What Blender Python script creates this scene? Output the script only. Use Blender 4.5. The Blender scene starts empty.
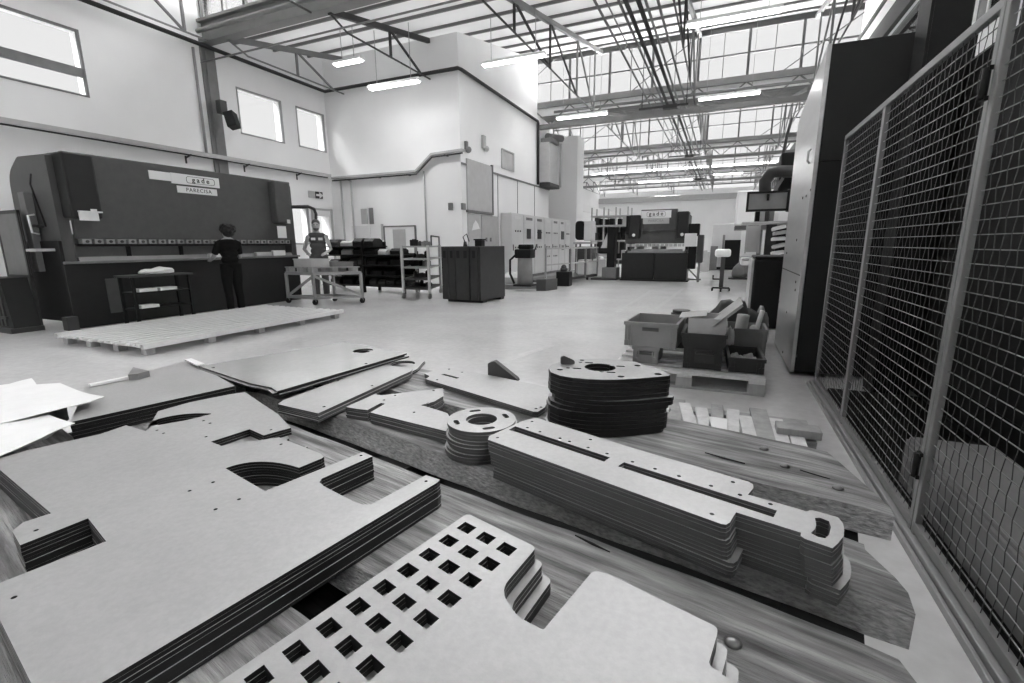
SKYLOW, SKYTOP, LAMPW, TUBE, EXPO, ROOFT = .32, 13.0, 6.0, 6.0, 1.5, .012
import bpy, bmesh, math, random
from mathutils import Vector, Matrix
from mathutils.geometry import tessellate_polygon
random.seed(7)
SC = bpy.context.scene
COL = SC.collection
PI = math.pi
# ------------------------------------------------------------------ camera geometry of the place
F = 470.0
CX, CY = 512.0, 341.5
CAMH = 1.2
Yv = Vector((211.0, -98.5, F)).normalized()
Dn = Vector((19.0, 2247.0, F)).normalized()
Dn = (Dn - Yv * Dn.dot(Yv)).normalized()
Zv = -Dn
Xv = Yv.cross(Zv)
def ray(x, y):
    d = Vector((x - CX, y - CY, F))
    return Vector((Xv.dot(d), Yv.dot(d), Zv.dot(d)))
def at(x, y, z=0.0):
    d = ray(x, y); t = (z - CAMH) / d.z
    return Vector((d.x * t, d.y * t, z))
def atX(x, y, X):
    d = ray(x, y); t = X / d.x
    return Vector((X, d.y * t, CAMH + d.z * t))
def atY(x, y, Y):
    d = ray(x, y); t = Y / d.y
    return Vector((d.x * t, Y, CAMH + d.z * t))
cam = bpy.data.cameras.new('camera'); cam.sensor_width = 36.0; cam.lens = F / 1024.0 * 36.0
cam.clip_start = 0.02; cam.clip_end = 300
co = bpy.data.objects.new('camera', cam); COL.objects.link(co)
rot = Matrix(((Xv.x, -Xv.y, -Xv.z), (Yv.x, -Yv.y, -Yv.z), (Zv.x, -Zv.y, -Zv.z)))
co.matrix_world = Matrix.Translation((0, 0, CAMH)) @ rot.to_4x4()
SC.camera = co

# ------------------------------------------------------------------ materials
def lin(s):
    s = s / 255.0
    return s / 12.92 if s <= 0.04045 else ((s + 0.055) / 1.055) ** 2.4
def mat(name, s, rough=0.6, metal=0.0, var=0.0, scale=(6, 6, 6), bump=0.0, bscale=None, spec=0.5, detail=4, var2=0.0, scale2=(1, 1, 1), coat=0.0):
    m = bpy.data.materials.new(name); m.use_nodes = True
    nt = m.node_tree; b = nt.nodes['Principled BSDF']
    v = lin(s)
    b.inputs['Base Color'].default_value = (v, v, v, 1)
    b.inputs['Roughness'].default_value = rough
    b.inputs['Metallic'].default_value = metal
    b.inputs['Specular IOR Level'].default_value = spec
    b.inputs['Coat Weight'].default_value = coat
    tc = nt.nodes.new('ShaderNodeTexCoord')
    def noise(sc, det):
        mp = nt.nodes.new('ShaderNodeMapping'); mp.inputs['Scale'].default_value = sc
        nt.links.new(tc.outputs['Object'], mp.inputs['Vector'])
        n = nt.nodes.new('ShaderNodeTexNoise'); n.inputs['Scale'].default_value = 1.0
        n.inputs['Detail'].default_value = det; n.inputs['Roughness'].default_value = 0.6
        nt.links.new(mp.outputs['Vector'], n.inputs['Vector'])
        return n
    if var > 0:
        n = noise(scale, detail)
        r = nt.nodes.new('ShaderNodeMapRange')
        r.inputs['From Min'].default_value = 0.3; r.inputs['From Max'].default_value = 0.7
        r.inputs['To Min'].default_value = v * (1 - var); r.inputs['To Max'].default_value = min(1, v * (1 + var))
        nt.links.new(n.outputs['Fac'], r.inputs['Value'])
        out = r.outputs['Result']
        if var2 > 0:
            n2 = noise(scale2, 6)
            r2 = nt.nodes.new('ShaderNodeMapRange')
            r2.inputs['From Min'].default_value = 0.35; r2.inputs['From Max'].default_value = 0.65
            r2.inputs['To Min'].default_value = 1 - var2; r2.inputs['To Max'].default_value = 1 + var2
            nt.links.new(n2.outputs['Fac'], r2.inputs['Value'])
            mu = nt.nodes.new('ShaderNodeMath'); mu.operation = 'MULTIPLY'
            nt.links.new(out, mu.inputs[0]); nt.links.new(r2.outputs['Result'], mu.inputs[1])
            out = mu.outputs['Value']
        c = nt.nodes.new('ShaderNodeCombineColor')
        for k in range(3): nt.links.new(out, c.inputs[k])
        nt.links.new(c.outputs['Color'], b.inputs['Base Color'])
    if bump > 0:
        n = noise(bscale or scale, 5)
        bp = nt.nodes.new('ShaderNodeBump'); bp.inputs['Strength'].default_value = bump; bp.inputs['Distance'].default_value = 0.01
        nt.links.new(n.outputs['Fac'], bp.inputs['Height'])
        nt.links.new(bp.outputs['Normal'], b.inputs['Normal'])
    return m
def emat(name, val):
    m = bpy.data.materials.new(name); m.use_nodes = True
    nt = m.node_tree; b = nt.nodes['Principled BSDF']
    b.inputs['Base Color'].default_value = (.8, .8, .8, 1)
    b.inputs['Emission Color'].default_value = (1, 1, 1, 1); b.inputs['Emission Strength'].default_value = val
    return m
def glassmat(name):
    m = bpy.data.materials.new(name); m.use_nodes = True
    nt = m.node_tree; nt.nodes.remove(nt.nodes['Principled BSDF'])
    o = nt.nodes['Material Output']
    t = nt.nodes.new('ShaderNodeBsdfTransparent'); t.inputs['Color'].default_value = (.96, .96, .96, 1)
    g = nt.nodes.new('ShaderNodeBsdfGlossy'); g.inputs['Roughness'].default_value = 0.05
    f = nt.nodes.new('ShaderNodeFresnel'); f.inputs['IOR'].default_value = 1.2
    mx = nt.nodes.new('ShaderNodeMixShader')
    nt.links.new(f.outputs['Fac'], mx.inputs['Fac'])
    nt.links.new(t.outputs['BSDF'], mx.inputs[1]); nt.links.new(g.outputs['BSDF'], mx.inputs[2])
    nt.links.new(mx.outputs['Shader'], o.inputs['Surface'])
    return m
M = {}
M['wall'] = mat('white_plaster', 242, .85, var=.03, scale=(.6, .6, .6), bump=.05, bscale=(9, 9, 9))
M['roofw'] = mat('white_roof_panel', 240, .8, var=.03, scale=(.3, .3, .3))
def translucent(m, v):
    nt = m.node_tree; b = nt.nodes['Principled BSDF']; o = nt.nodes['Material Output']
    t = nt.nodes.new('ShaderNodeBsdfTranslucent'); t.inputs['Color'].default_value = (v, v, v, 1)
    a = nt.nodes.new('ShaderNodeAddShader'); nt.links.new(b.outputs['BSDF'], a.inputs[0]); nt.links.new(t.outputs['BSDF'], a.inputs[1])
    nt.links.new(a.outputs['Shader'], o.inputs['Surface'])
translucent(M['roofw'], ROOFT)
M['floor'] = mat('sealed_concrete', 214, .15, var=.07, scale=(1.1, 1.1, 1.1), var2=.05, scale2=(14, 14, 14), bump=.02, bscale=(3, 3, 3), spec=.6)
M['line'] = mat('floor_paint', 217, .16, var=.06, scale=(9, 9, 9), spec=.6)
M['steel'] = mat('grey_painted_steel', 150, .5, var=.08, scale=(3, 3, 3))
M['gbar'] = mat('pale_glazing_bar', 92, .6)
M['cut'] = mat('dark_shaded_cut_edge', 32, .45, metal=.3, var=.25, scale=(3, 3, 200))  # oxide-dark cut edge, deepened to put backlit shade into the side faces
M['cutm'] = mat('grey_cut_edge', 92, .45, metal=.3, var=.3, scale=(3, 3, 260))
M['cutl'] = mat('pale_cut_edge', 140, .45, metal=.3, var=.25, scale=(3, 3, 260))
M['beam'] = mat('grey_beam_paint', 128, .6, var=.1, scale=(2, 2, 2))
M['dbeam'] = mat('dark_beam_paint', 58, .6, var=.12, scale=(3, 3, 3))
M['pipe'] = mat('conduit_metal', 120, .4, metal=.3)
M['dpipe'] = mat('dark_conduit', 45, .45)
M['lsteel'] = mat('light_painted_steel', 214, .5, var=.03, scale=(3, 3, 3))
M['white'] = mat('white_paint', 236, .5)
M['paper'] = mat('white_paper', 222, .8, var=.03, scale=(20, 20, 20))
M['press'] = mat('press_enamel', 84, .42, var=.08, scale=(7, 7, 7), bump=.03, bscale=(60, 60, 60), spec=.35)
M['pressd'] = mat('press_dark_enamel', 38, .5, var=.1, scale=(5, 5, 5), spec=.3)
M['black'] = mat('black_paint', 20, .55, var=.15, scale=(4, 4, 4), spec=.3)
M['bface'] = mat('black_cabinet_enamel', 26, .45, var=.1, scale=(5, 5, 5), spec=.35)
M['dark'] = mat('dark_grey_paint', 62, .55, var=.12, scale=(5, 5, 5))
M['grey'] = mat('mid_grey_paint', 120, .55, var=.1, scale=(5, 5, 5))
M['lgrey'] = mat('light_grey_paint', 182, .5, var=.06, scale=(5, 5, 5))
M['box'] = mat('dark_container_enamel', 50, .55, var=.12, scale=(5, 5, 5), spec=.3)
M['alu'] = mat('brushed_metal_panel', 196, .3, metal=.8, var=.06, scale=(2, 2, 14))
M['sheet'] = mat('cut_steel_plate', 166, .42, metal=.35, var=.07, scale=(3, 3, 3), var2=.05, scale2=(90, 90, 90), bump=.04, bscale=(240, 240, 240))
M['sheetg'] = mat('glossy_steel_plate', 206, .16, metal=.5, var=.05, scale=(4, 4, 4), var2=.03, scale2=(60, 60, 60))
M['sheetd'] = mat('cut_plate_worn', 168, .45, metal=.4, var=.1, scale=(4, 4, 4), var2=.06, scale2=(90, 90, 90))
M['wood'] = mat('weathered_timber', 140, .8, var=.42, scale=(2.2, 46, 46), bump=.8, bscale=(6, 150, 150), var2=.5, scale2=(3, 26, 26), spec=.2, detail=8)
M['woodd'] = mat('dark_shaded_timber', 50, .85, var=.3, scale=(1.6, 20, 20), bump=.4, bscale=(4, 80, 80), spec=.2)  # darkened so the shade under the planks sits in the colour
M['pine'] = mat('pallet_pine', 212, .75, var=.14, scale=(14, 14, 3), bump=.2, bscale=(60, 60, 12), spec=.2)
M['pined'] = mat('pallet_pine_dark', 164, .8, var=.18, scale=(14, 14, 3), spec=.2)
M['strip'] = mat('pale_profile', 206, .55, var=.08, scale=(12, 3, 12))
M['card'] = mat('cardboard', 186, .8, var=.05, scale=(8, 8, 8))
M['crate'] = mat('grey_crate_plastic', 134, .5, var=.1, scale=(6, 6, 6))
M['crated'] = mat('dark_crate_plastic', 48, .5, var=.12, scale=(6, 6, 6))
M['wirev'] = mat('mesh_upright_wire_shaded', 92, .35, metal=.8)  # uprights darker than cross wires: lack of top light put into the colour
M['woods'] = mat('rough_sawn_lit_timber', 176, .9, var=.45, scale=(60, 60, 160), bump=.9, bscale=(50, 50, 160), var2=.25, scale2=(4, 6, 6), spec=.1, detail=8)  # sawn speckle; paler than the tops, side light put into the colour
M['wire'] = mat('mesh_wire', 140, .38, metal=.6)
M['frame'] = mat('fence_frame', 132, .4, metal=.3, var=.06, scale=(6, 6, 6))
M['bolt'] = mat('bolt_metal', 120, .35, metal=.8)
M['skin'] = mat('skin', 164, .55, var=.04, scale=(20, 20, 20))
M['hair'] = mat('dark_hair', 30, .7, bump=.6, bscale=(120, 120, 120))
M['hairg'] = mat('grey_hair', 92, .7, bump=.4, bscale=(120, 120, 120))
M['clothb'] = mat('black_cloth', 27, .9, spec=.1)
M['clothg'] = mat('grey_cloth', 82, .9, var=.1, scale=(30, 30, 30))
M['clothw'] = mat('pale_cloth', 206, .9)
M['ink'] = mat('black_ink', 22, .7)
M['gink'] = mat('grey_ink', 120, .7)
M['tube'] = emat('lamp_tube_glow', TUBE)
M['lampw'] = mat('lamp_enamel', 238, .5)
M['glass'] = glassmat('clear_glazing')

# ------------------------------------------------------------------ mesh builder
class B:
    def __init__(s): s.bm = bmesh.new()
    def box(s, x0, x1, y0, y1, z0, z1, mtx=None):
        vs = [s.bm.verts.new(mtx @ Vector(p) if mtx else p) for p in
              ((x0, y0, z0), (x1, y0, z0), (x1, y1, z0), (x0, y1, z0), (x0, y0, z1), (x1, y0, z1), (x1, y1, z1), (x0, y1, z1))]
        for f in ((0, 3, 2, 1), (4, 5, 6, 7), (0, 1, 5, 4), (1, 2, 6, 5), (2, 3, 7, 6), (3, 0, 4, 7)):
            s.bm.faces.new([vs[i] for i in f])
        return s
    def bbox(s, x0, x1, y0, y1, z0, z1, r=.004, mtx=None):
        # a box with chamfered edges
        if x1 < x0: x0, x1 = x1, x0
        if y1 < y0: y0, y1 = y1, y0
        t = bmesh.new(); bmesh.ops.create_cube(t, size=1.0)
        bmesh.ops.scale(t, vec=(x1 - x0, y1 - y0, z1 - z0), verts=t.verts)
        bmesh.ops.translate(t, vec=((x0 + x1) / 2, (y0 + y1) / 2, (z0 + z1) / 2), verts=t.verts)
        bmesh.ops.bevel(t, geom=list(t.edges), offset=r, segments=2, profile=.5, affect='EDGES')
        if mtx: bmesh.ops.transform(t, matrix=mtx, verts=t.verts)
        s.join(t); return s
    def join(s, t):
        t.verts.index_update(); vs = [s.bm.verts.new(v.co) for v in t.verts]
        for f in t.faces:
            try:
                g = s.bm.faces.new([vs[v.index] for v in f.verts]); g.smooth = f.smooth
            except ValueError: pass
        t.free()
    def cyl(s, p0, p1, r0, r1=None, seg=10, caps=True, smooth=True):
        p0 = Vector(p0); p1 = Vector(p1); r1 = r0 if r1 is None else r1
        d = (p1 - p0).normalized(); a = d.orthogonal().normalized(); b = d.cross(a)
        A = [s.bm.verts.new(p0 + (a * math.cos(2 * PI * i / seg) + b * math.sin(2 * PI * i / seg)) * r0) for i in range(seg)]
        C = [s.bm.verts.new(p1 + (a * math.cos(2 * PI * i / seg) + b * math.sin(2 * PI * i / seg)) * r1) for i in range(seg)]
        for i in range(seg):
            f = s.bm.faces.new((A[i], A[(i + 1) % seg], C[(i + 1) % seg], C[i])); f.smooth = smooth
        if caps: s.bm.faces.new(A[::-1]); s.bm.faces.new(C)
        return s
    def tube(s, pts, r, seg=8, smooth=True, rs=None):
        pts = [Vector(p) for p in pts]; rings = []
        d0 = (pts[1] - pts[0]).normalized(); a = d0.orthogonal().normalized()
        for i, p in enumerate(pts):
            d = (pts[min(i + 1, len(pts) - 1)] - pts[max(i - 1, 0)]).normalized()
            a = (a - d * a.dot(d)).normalized(); b = d.cross(a)
            rr = rs[i] if rs else r
            rings.append([s.bm.verts.new(p + (a * math.cos(2 * PI * k / seg) + b * math.sin(2 * PI * k / seg)) * rr) for k in range(seg)])
        for u, v in zip(rings, rings[1:]):
            for k in range(seg):
                f = s.bm.faces.new((u[k], u[(k + 1) % seg], v[(k + 1) % seg], v[k])); f.smooth = smooth
        s.bm.faces.new(rings[0][::-1]); s.bm.faces.new(rings[-1])
        return s
    def bar(s, p0, p1, w, h=None, up=(0, 0, 1)):
        # rectangular bar between two points
        p0 = Vector(p0); p1 = Vector(p1); h = h or w
        d = (p1 - p0).normalized(); a = d.cross(Vector(up))
        if a.length < 1e-4: a = d.cross(Vector((1, 0, 0)))
        a.normalize(); b = a.cross(d)
        vs = []
        for p in (p0, p1):
            for i, j in ((-1, -1), (1, -1), (1, 1), (-1, 1)): vs.append(s.bm.verts.new(p + a * (i * w / 2) + b * (j * h / 2)))
        for f in ((3, 2, 1, 0), (4, 5, 6, 7), (0, 1, 5, 4), (1, 2, 6, 5), (2, 3, 7, 6), (3, 0, 4, 7)): s.bm.faces.new([vs[i] for i in f])
        return s
    def prism(s, poly, a0, a1, axis='z', holes=()):
        # extruded outline with holes; poly lies in (x,y) / (y,z) / (x,z)
        def P(p, h):
            if axis == 'z': return Vector((p[0], p[1], h))
            if axis == 'x': return Vector((h, p[0], p[1]))
            return Vector((p[0], h, p[1]))
        loops = [list(poly)] + [list(h) for h in holes]
        tris = tessellate_polygon([[Vector((p[0], p[1], 0)) for p in l] for l in loops])
        flat = [p for l in loops for p in l]
        lo = [s.bm.verts.new(P(p, a0)) for p in flat]; hi = [s.bm.verts.new(P(p, a1)) for p in flat]
        new = []
        for t in tris:
            for vs in ([lo[i] for i in t], [hi[i] for i in t]):
                try: new.append(s.bm.faces.new(vs))
                except ValueError: pass
        k = 0
        for l in loops:
            n = len(l)
            for i in range(n):
                a, b = k + i, k + (i + 1) % n
                try: new.append(s.bm.faces.new((lo[a], lo[b], hi[b], hi[a])))
                except ValueError: pass
            k += n
        bmesh.ops.recalc_face_normals(s.bm, faces=new)
        return s
    def ball(s, c, r, seg=12, rings=8, mtx=None):
        t = bmesh.new(); bmesh.ops.create_uvsphere(t, u_segments=seg, v_segments=rings, radius=1)
        r = (r, r, r) if isinstance(r, (int, float)) else r
        bmesh.ops.scale(t, vec=r, verts=t.verts)
        if mtx: bmesh.ops.transform(t, matrix=mtx, verts=t.verts)
        bmesh.ops.translate(t, vec=c, verts=t.verts)
        for f in t.faces: f.smooth = True
        s.join(t); return s
    def build(s, name, m, parent=None, org=None, edge=None):
        if parent is not None: org = ORG.get(parent.name, Vector())
        org = Vector(org) if org is not None else Vector()
        bmesh.ops.translate(s.bm, vec=-org, verts=s.bm.verts)
        me = bpy.data.meshes.new(name); s.bm.to_mesh(me); s.bm.free()
        me.materials.append(M[m] if isinstance(m, str) else m)
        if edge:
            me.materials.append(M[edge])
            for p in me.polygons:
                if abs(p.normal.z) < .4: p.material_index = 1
        o = bpy.data.objects.new(name, me); COL.objects.link(o)
        ORG[o.name] = org
        if parent is not None: o.parent = parent
        else: o.location = org
        return o
ORG = {}
def thing(name, label, cat, org=(0, 0, 0), group=None):
    o = bpy.data.objects.new(name, None); COL.objects.link(o); o.location = org; o.empty_display_size = .1
    ORG[o.name] = Vector(org)
    return tag(o, label, cat, group)
def tag(o, label, cat, group=None, kind=None):
    o['label'] = label; o['category'] = cat
    if group: o['group'] = group
    if kind: o['kind'] = kind
    return o
def struct(o, label=None, cat=None):
    o['kind'] = 'structure'
    if label: o['label'] = label
    if cat: o['category'] = cat
    return o
def dup(o, loc, rz=None, label=None):
    r = o.copy(); COL.objects.link(r); r.location = loc
    if rz is not None: r.rotation_euler = (0, 0, rz)
    if label: r['label'] = label
    for ch in list(o.children):
        c = ch.copy(); COL.objects.link(c); c.parent = r
        for g in list(ch.children):
            d = g.copy(); COL.objects.link(d); d.parent = c
    return r
def circ(cx, cy, r, n=24, ry=None, a0=0.0):
    ry = ry or r
    return [(cx + r * math.cos(a0 + 2 * PI * i / n), cy + ry * math.sin(a0 + 2 * PI * i / n)) for i in range(n)]
def rnd(pts, r, n=4):
    # round the corners of an outline; r is one radius or one per corner
    out = []; N = len(pts)
    for i in range(N):
        p = Vector(pts[i][:2]); a = Vector(pts[i - 1][:2]); b = Vector(pts[(i + 1) % N][:2])
        q = r[i] if isinstance(r, (list, tuple)) else r
        q = min(q, (a - p).length * .45, (b - p).length * .45)
        if q <= 1e-5: out.append((p.x, p.y)); continue
        s = p + (a - p).normalized() * q; e = p + (b - p).normalized() * q
        for k in range(n + 1):
            t = k / n
            v = s * (1 - t) ** 2 + p * (2 * t * (1 - t)) + e * t * t
            out.append((v.x, v.y))
    return out
ORD = ['topmost', 'second', 'third', 'fourth', 'fifth', 'sixth', 'seventh', 'eighth', 'ninth', 'tenth', 'eleventh', 'twelfth', 'thirteenth', 'fourteenth', 'fifteenth']
# ------------------------------------------------------------------ the hall
XL, XR = -11.69, 3.3
YK = [-11.55, -1.55, 8.45, 18.45, 28.45, 38.45, 48.45]
ZG0, ZR = 6.1, 8.1
b = B(); b.box(XL - .3, XR + .3, -11.6, 48.8, -.2, 0); fl = struct(b.build('floor', 'floor'), 'smooth pale concrete floor of the workshop hall', 'floor')
# painted floor lines
for i, (p, q) in enumerate((((618, 312), (652, 290)), ((652, 312), (684, 288)), ((500, 362), (552, 345)))):
    A = at(*p); C = at(*q); d = (C - A).normalized(); n = Vector((-d.y, d.x, 0)) * .045
    b = B(); b.prism([(A - n)[:2], (A + n)[:2], (C + n)[:2], (C - n)[:2]], 0, .0015)
    o = b.build('trim_%d' % (i + 1), 'line'); struct(o, 'thin pale line painted on the concrete floor', 'floor marking')

def gable(y0, y1):
    top = []
    for k in range(len(YK) - 1):
        top += [(YK[k], ZG0), (YK[k + 1], ZR)]
    return top
# left wall with window openings
WIN = [(3.1, 5.88, 4.1, 5.31), (9.13, 10.5, 4.07, 5.2), (11.0, 12.08, 4.08, 5.2), (10.0, 11.13, 1.25, 2.33), (11.42, 11.95, 1.0, 2.12), (-3.5, -.5, 4.1, 5.3), (-9, -6, 4.1, 5.3)]
rect = lambda a: [(a[0], a[2]), (a[1], a[2]), (a[1], a[3]), (a[0], a[3])]
poly = [(YK[0], 0), (YK[-1], 0)] + gable(0, 0)[::-1]
b = B(); b.prism(poly, XL - .3, XL, 'x', [rect(w) for w in WIN]); struct(b.build('wall_left', 'wall'), 'tall white plastered wall behind the long press brake', 'wall')
RWIN = [(y, y + 4.2, 4.4, 6.0) for y in range(-9, 46, 5)]
b = B(); b.prism(poly, XR, XR + .3, 'x', [rect(w) for w in RWIN]); struct(b.build('wall_right', 'wall'), 'white wall behind the mesh cage', 'wall')
b = B(); b.prism([(XL - .3, 0), (XR + .3, 0), (XR + .3, 6.1), (XL - .3, 6.1)], 48.45, 48.75, 'y'); struct(b.build('wall_back', 'wall'), 'pale end wall at the far end of the hall', 'wall')
b = B(); b.prism([(XL - .3, 0), (XR + .3, 0), (XR + .3, 8.1), (XL - .3, 8.1)], -11.85, -11.55, 'y')
struct(b.build('wall_front', 'wall'), 'white end wall behind the viewer', 'wall')
# the white room built into the hall, its front face towards the press brake
b = B(); b.prism([(12.17, 0), (19.6, 0), (19.6, 6.05), (18.2, 6.05), (18.2, 7.98), (12.17, 6.76)], XL + .001, -6.9, 'x')
struct(b.build('wall_inner', 'wall'), 'white walled room built out into the hall', 'wall')
b = B(); b.box(-7.95, -6.35, 21.9, 23.0, 0, 6.0); struct(b.build('wall_pier', 'wall'), 'broad pale pier beside the row of switch cabinets', 'pillar')
b = B(); b.box(XL, -7.95, 22.2, 22.4, 0, 6.0); struct(b.build('wall_recess', 'wall'), 'pale wall set back behind the switch cabinets', 'wall')
# low lean-to room by the far wall
b = B(); b.prism([(26, 0), (46, 0), (46, 3.3), (26, 3.3)], XL, -8.6, 'x'); struct(b.build('wall_store', 'wall'), 'low white store room near the far end', 'wall')

# left wall windows
for i, w in enumerate(WIN[:4]):
    fr = thing('window_%d' % (i + 1), ['wide high window with a grey crossbar above the press brake', 'square high window right of the wall pilaster', 'square high window in the corner by the white room', 'low bright window behind the right end of the press brake'][i], 'window', (XL, (w[0] + w[1]) / 2, w[2])); fr['kind'] = 'structure'
    b = B(); t = .035
    for y0, y1, z0, z1 in ((w[0], w[1], w[2], w[2] + t), (w[0], w[1], w[3] - t, w[3]), (w[0], w[0] + t, w[2], w[3]), (w[1] - t, w[1], w[2], w[3])):
        b.box(XL - .06, XL + .012, y0, y1, z0, z1)
    if i == 0: b.box(XL - .08, XL + .0, w[0], w[1], w[2] + .36, w[2] + .52)
    b.build('window_frame', 'steel' if i else 'grey', fr)
    b = B(); b.box(XL - .10, XL - .09, w[0], w[1], w[2], w[3]); b.build('pane', 'glass', fr)
for i, w in enumerate(RWIN):
    fr = thing('window_%d' % (20 + i), 'high strip window in the wall above the mesh cage', 'window', (XR, w[0], w[2]), 'strip windows above the cage'); fr['kind'] = 'structure'
    b = B()
    for y0, y1, z0, z1 in ((w[0], w[1], w[2], w[2] + .06), (w[0], w[1], w[3] - .06, w[3]), (w[0], w[0] + .06, w[2], w[3]), (w[1] - .06, w[1], w[2], w[3]), (w[0] + 2.07, w[0] + 2.13, w[2], w[3])):
        b.box(XR - .02, XR + .06, y0, y1, z0, z1)
    b.build('window_frame', 'grey', fr)
    b = B(); b.box(XR + .08, XR + .09, w[0], w[1], w[2], w[3]); b.build('pane', 'glass', fr)
# white door by the exit sign
p = atX(312, 210, XL); q = atX(333, 245, XL)
dr = thing('door_1', 'white door with a glazed light under the exit sign', 'door', (XL, 11.6, 0)); dr['kind'] = 'structure'
b = B(); b.prism([(p.y, 0), (q.y - .05, 0), (q.y - .05, p.z), (p.y, p.z)], XL + .002, XL + .05, 'x', [[(11.42, 1.0), (11.95, 1.0), (11.95, 2.12), (11.42, 2.12)]]); b.build('leaf', 'white', dr)
b = B(); b.box(XL - .03, XL - .02, 11.41, 11.96, .99, 2.13); b.build('pane', 'glass', dr)
b = B()
for y0, y1, z0, z1 in ((p.y - .06, p.y, 0, p.z + .06), (q.y - .05, q.y + .01, 0, p.z + .06), (p.y - .06, q.y + .01, p.z, p.z + .06)): b.box(XL, XL + .09, y0, y1, z0, z1)
b.build('door_frame', 'lgrey', dr)

# roof: slopes rising away, glazing dropping to the next gutter
for k in range(len(YK) - 1):
    y0, y1 = YK[k], YK[k + 1]
    b = B(); q = [b.bm.verts.new(p) for p in ((XL - .3, y0, ZG0), (XR + .3, y0, ZG0), (XR + .3, y1 + .15, ZR + .03), (XL - .3, y1 + .15, ZR + .03))]; b.bm.faces.new(q)
    c = struct(b.build('ceiling_%d' % (k + 1) if k else 'ceiling', 'roofw'), 'sloping bay of white roof panels, number %s from the near end' % ORD[k], 'ceiling')
    if k:
        for j in range(8):
            y = y0 + .75 + j * 1.22; z = ZG0 + .2 * (y - y0) - .05
            b = B(); b.box(XL, XR, y - .025, y + .025, z - .02, z + .045); b.build('purlin', 'beam' if k > 2 else 'pipe', c)
for k in range(1, len(YK)):
    y = YK[k]
    if k < len(YK) - 1:
        b = B()
        if k <= 2: b.box(XL, XR, y - .16, y + .1, 5.92, 6.02); b.box(XL, XR, y - .05, y + .02, 6.0, 6.38); b.box(XL, XR, y - .16, y + .1, 6.36, 6.42)
        else:
            b.box(XL, XR, y - .1, y + .1, 5.58, 5.74); b.box(XL, XR, y - .1, y + .06, 6.34, 6.54); x = XL; i = 0
            while x + .75 < XR:
                b.bar((x, y - .02, 5.72 if i % 2 else 6.36), (x + .75, y - .02, 6.36 if i % 2 else 5.72), .04); x += .75; i += 1
        o = b.build('gutter_beam', 'beam', org=(0, y, 5.92)); (B().box(XL, XR, y + .01, y + .04, 6.06, 6.4).build('fascia', 'white', o) if k > 2 else None); struct(o, 'grey steel gutter beam across the hall under the %s band of roof glazing' % ORD[k - 1], 'beam')
    gz = thing('window_%d' % (4 + k), 'full width band of roof glazing, %s from the near end' % ORD[k - 1], 'window', (0, y, 6.4)); gz['kind'] = 'structure'
    b = B(); x = XL
    while x < XR:
        b.box(x - .04, x + .04, y - .05, y + .03, 6.42, 8.05); x += 1.5
    for z, h in ((6.44, .05), (7.22, .025), (8.0, .09)): b.box(XL, XR, y - .04, y + .02, z - h, z + h)
    x = XL + .75
    while x < XR:
        b.box(x - .012, x + .012, y - .02, y + .01, 6.42, 8.05); x += 1.5
    for x in (-8.5, -3.4, 1.3): b.bar((x, y - .08, 6.5), (x + 2.2, y - .08, 7.95), .03); 
    b.build('glazing_bars', 'gbar', gz)
    b = B(); b.box(XL, XR, y + .04, y + .05, 6.4, 8.05); b.build('pane', 'glass', gz)
# roof trusses along the slope
for k in range(1, 6):
    y0 = YK[k]
    for X in (-10.9, -7.8, -4.5, -1.2, 2.1):
        if k == 2 and X < -6.95: ym = 12.17
        else: ym = y0 + 10
        near = k <= 2
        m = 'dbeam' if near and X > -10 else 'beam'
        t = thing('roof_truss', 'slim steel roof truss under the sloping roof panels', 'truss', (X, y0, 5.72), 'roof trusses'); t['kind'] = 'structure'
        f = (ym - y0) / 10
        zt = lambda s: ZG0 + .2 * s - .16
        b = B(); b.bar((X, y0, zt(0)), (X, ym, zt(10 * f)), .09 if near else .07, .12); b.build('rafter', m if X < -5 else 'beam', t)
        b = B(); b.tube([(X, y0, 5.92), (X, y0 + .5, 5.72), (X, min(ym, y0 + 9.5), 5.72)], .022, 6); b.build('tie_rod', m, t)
        for j, s in enumerate((2.0, 4.35, 6.85, 9.0)):
            if y0 + s > ym: break
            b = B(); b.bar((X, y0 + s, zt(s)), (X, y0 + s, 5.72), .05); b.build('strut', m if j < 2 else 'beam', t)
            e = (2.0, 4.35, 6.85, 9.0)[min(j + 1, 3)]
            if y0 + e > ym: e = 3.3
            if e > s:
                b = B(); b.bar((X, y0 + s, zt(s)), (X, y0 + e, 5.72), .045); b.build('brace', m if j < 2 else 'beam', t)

b = B(); b.box(XR - .1, XR, 9, 48, 6.12, 6.6); b.box(XR - .05, XR, 9, 48, 5.3, 5.42); b.box(XR - .05, XR, 12, 48, 7.1, 7.2); struct(b.build('wall_beam', 'dbeam', org=(XR, 0, 5)), 'dark eaves beam along the wall above the cage', 'beam')
# services along the walls
def pipe(name, pts, r, m, label, cat, group=None, seg=8, org=None):
    b = B(); b.tube(pts, r, seg); return tag(b.build(name, m, org=org or pts[0]), label, cat, group)
pipe('supply_pipe', [(XL + .15, 2, 5.84), (XL + .15, 12.05, 5.84), (-6.85, 12.07, 5.84), (-6.82, 12.2, 5.84), (-6.82, 18.05, 5.8), (-6.82, 18.1, 5.75), (-6.82, 18.1, 3.5)], .05, 'dpipe', 'dark pipe running round the walls high under the roof', 'pipe')
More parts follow.
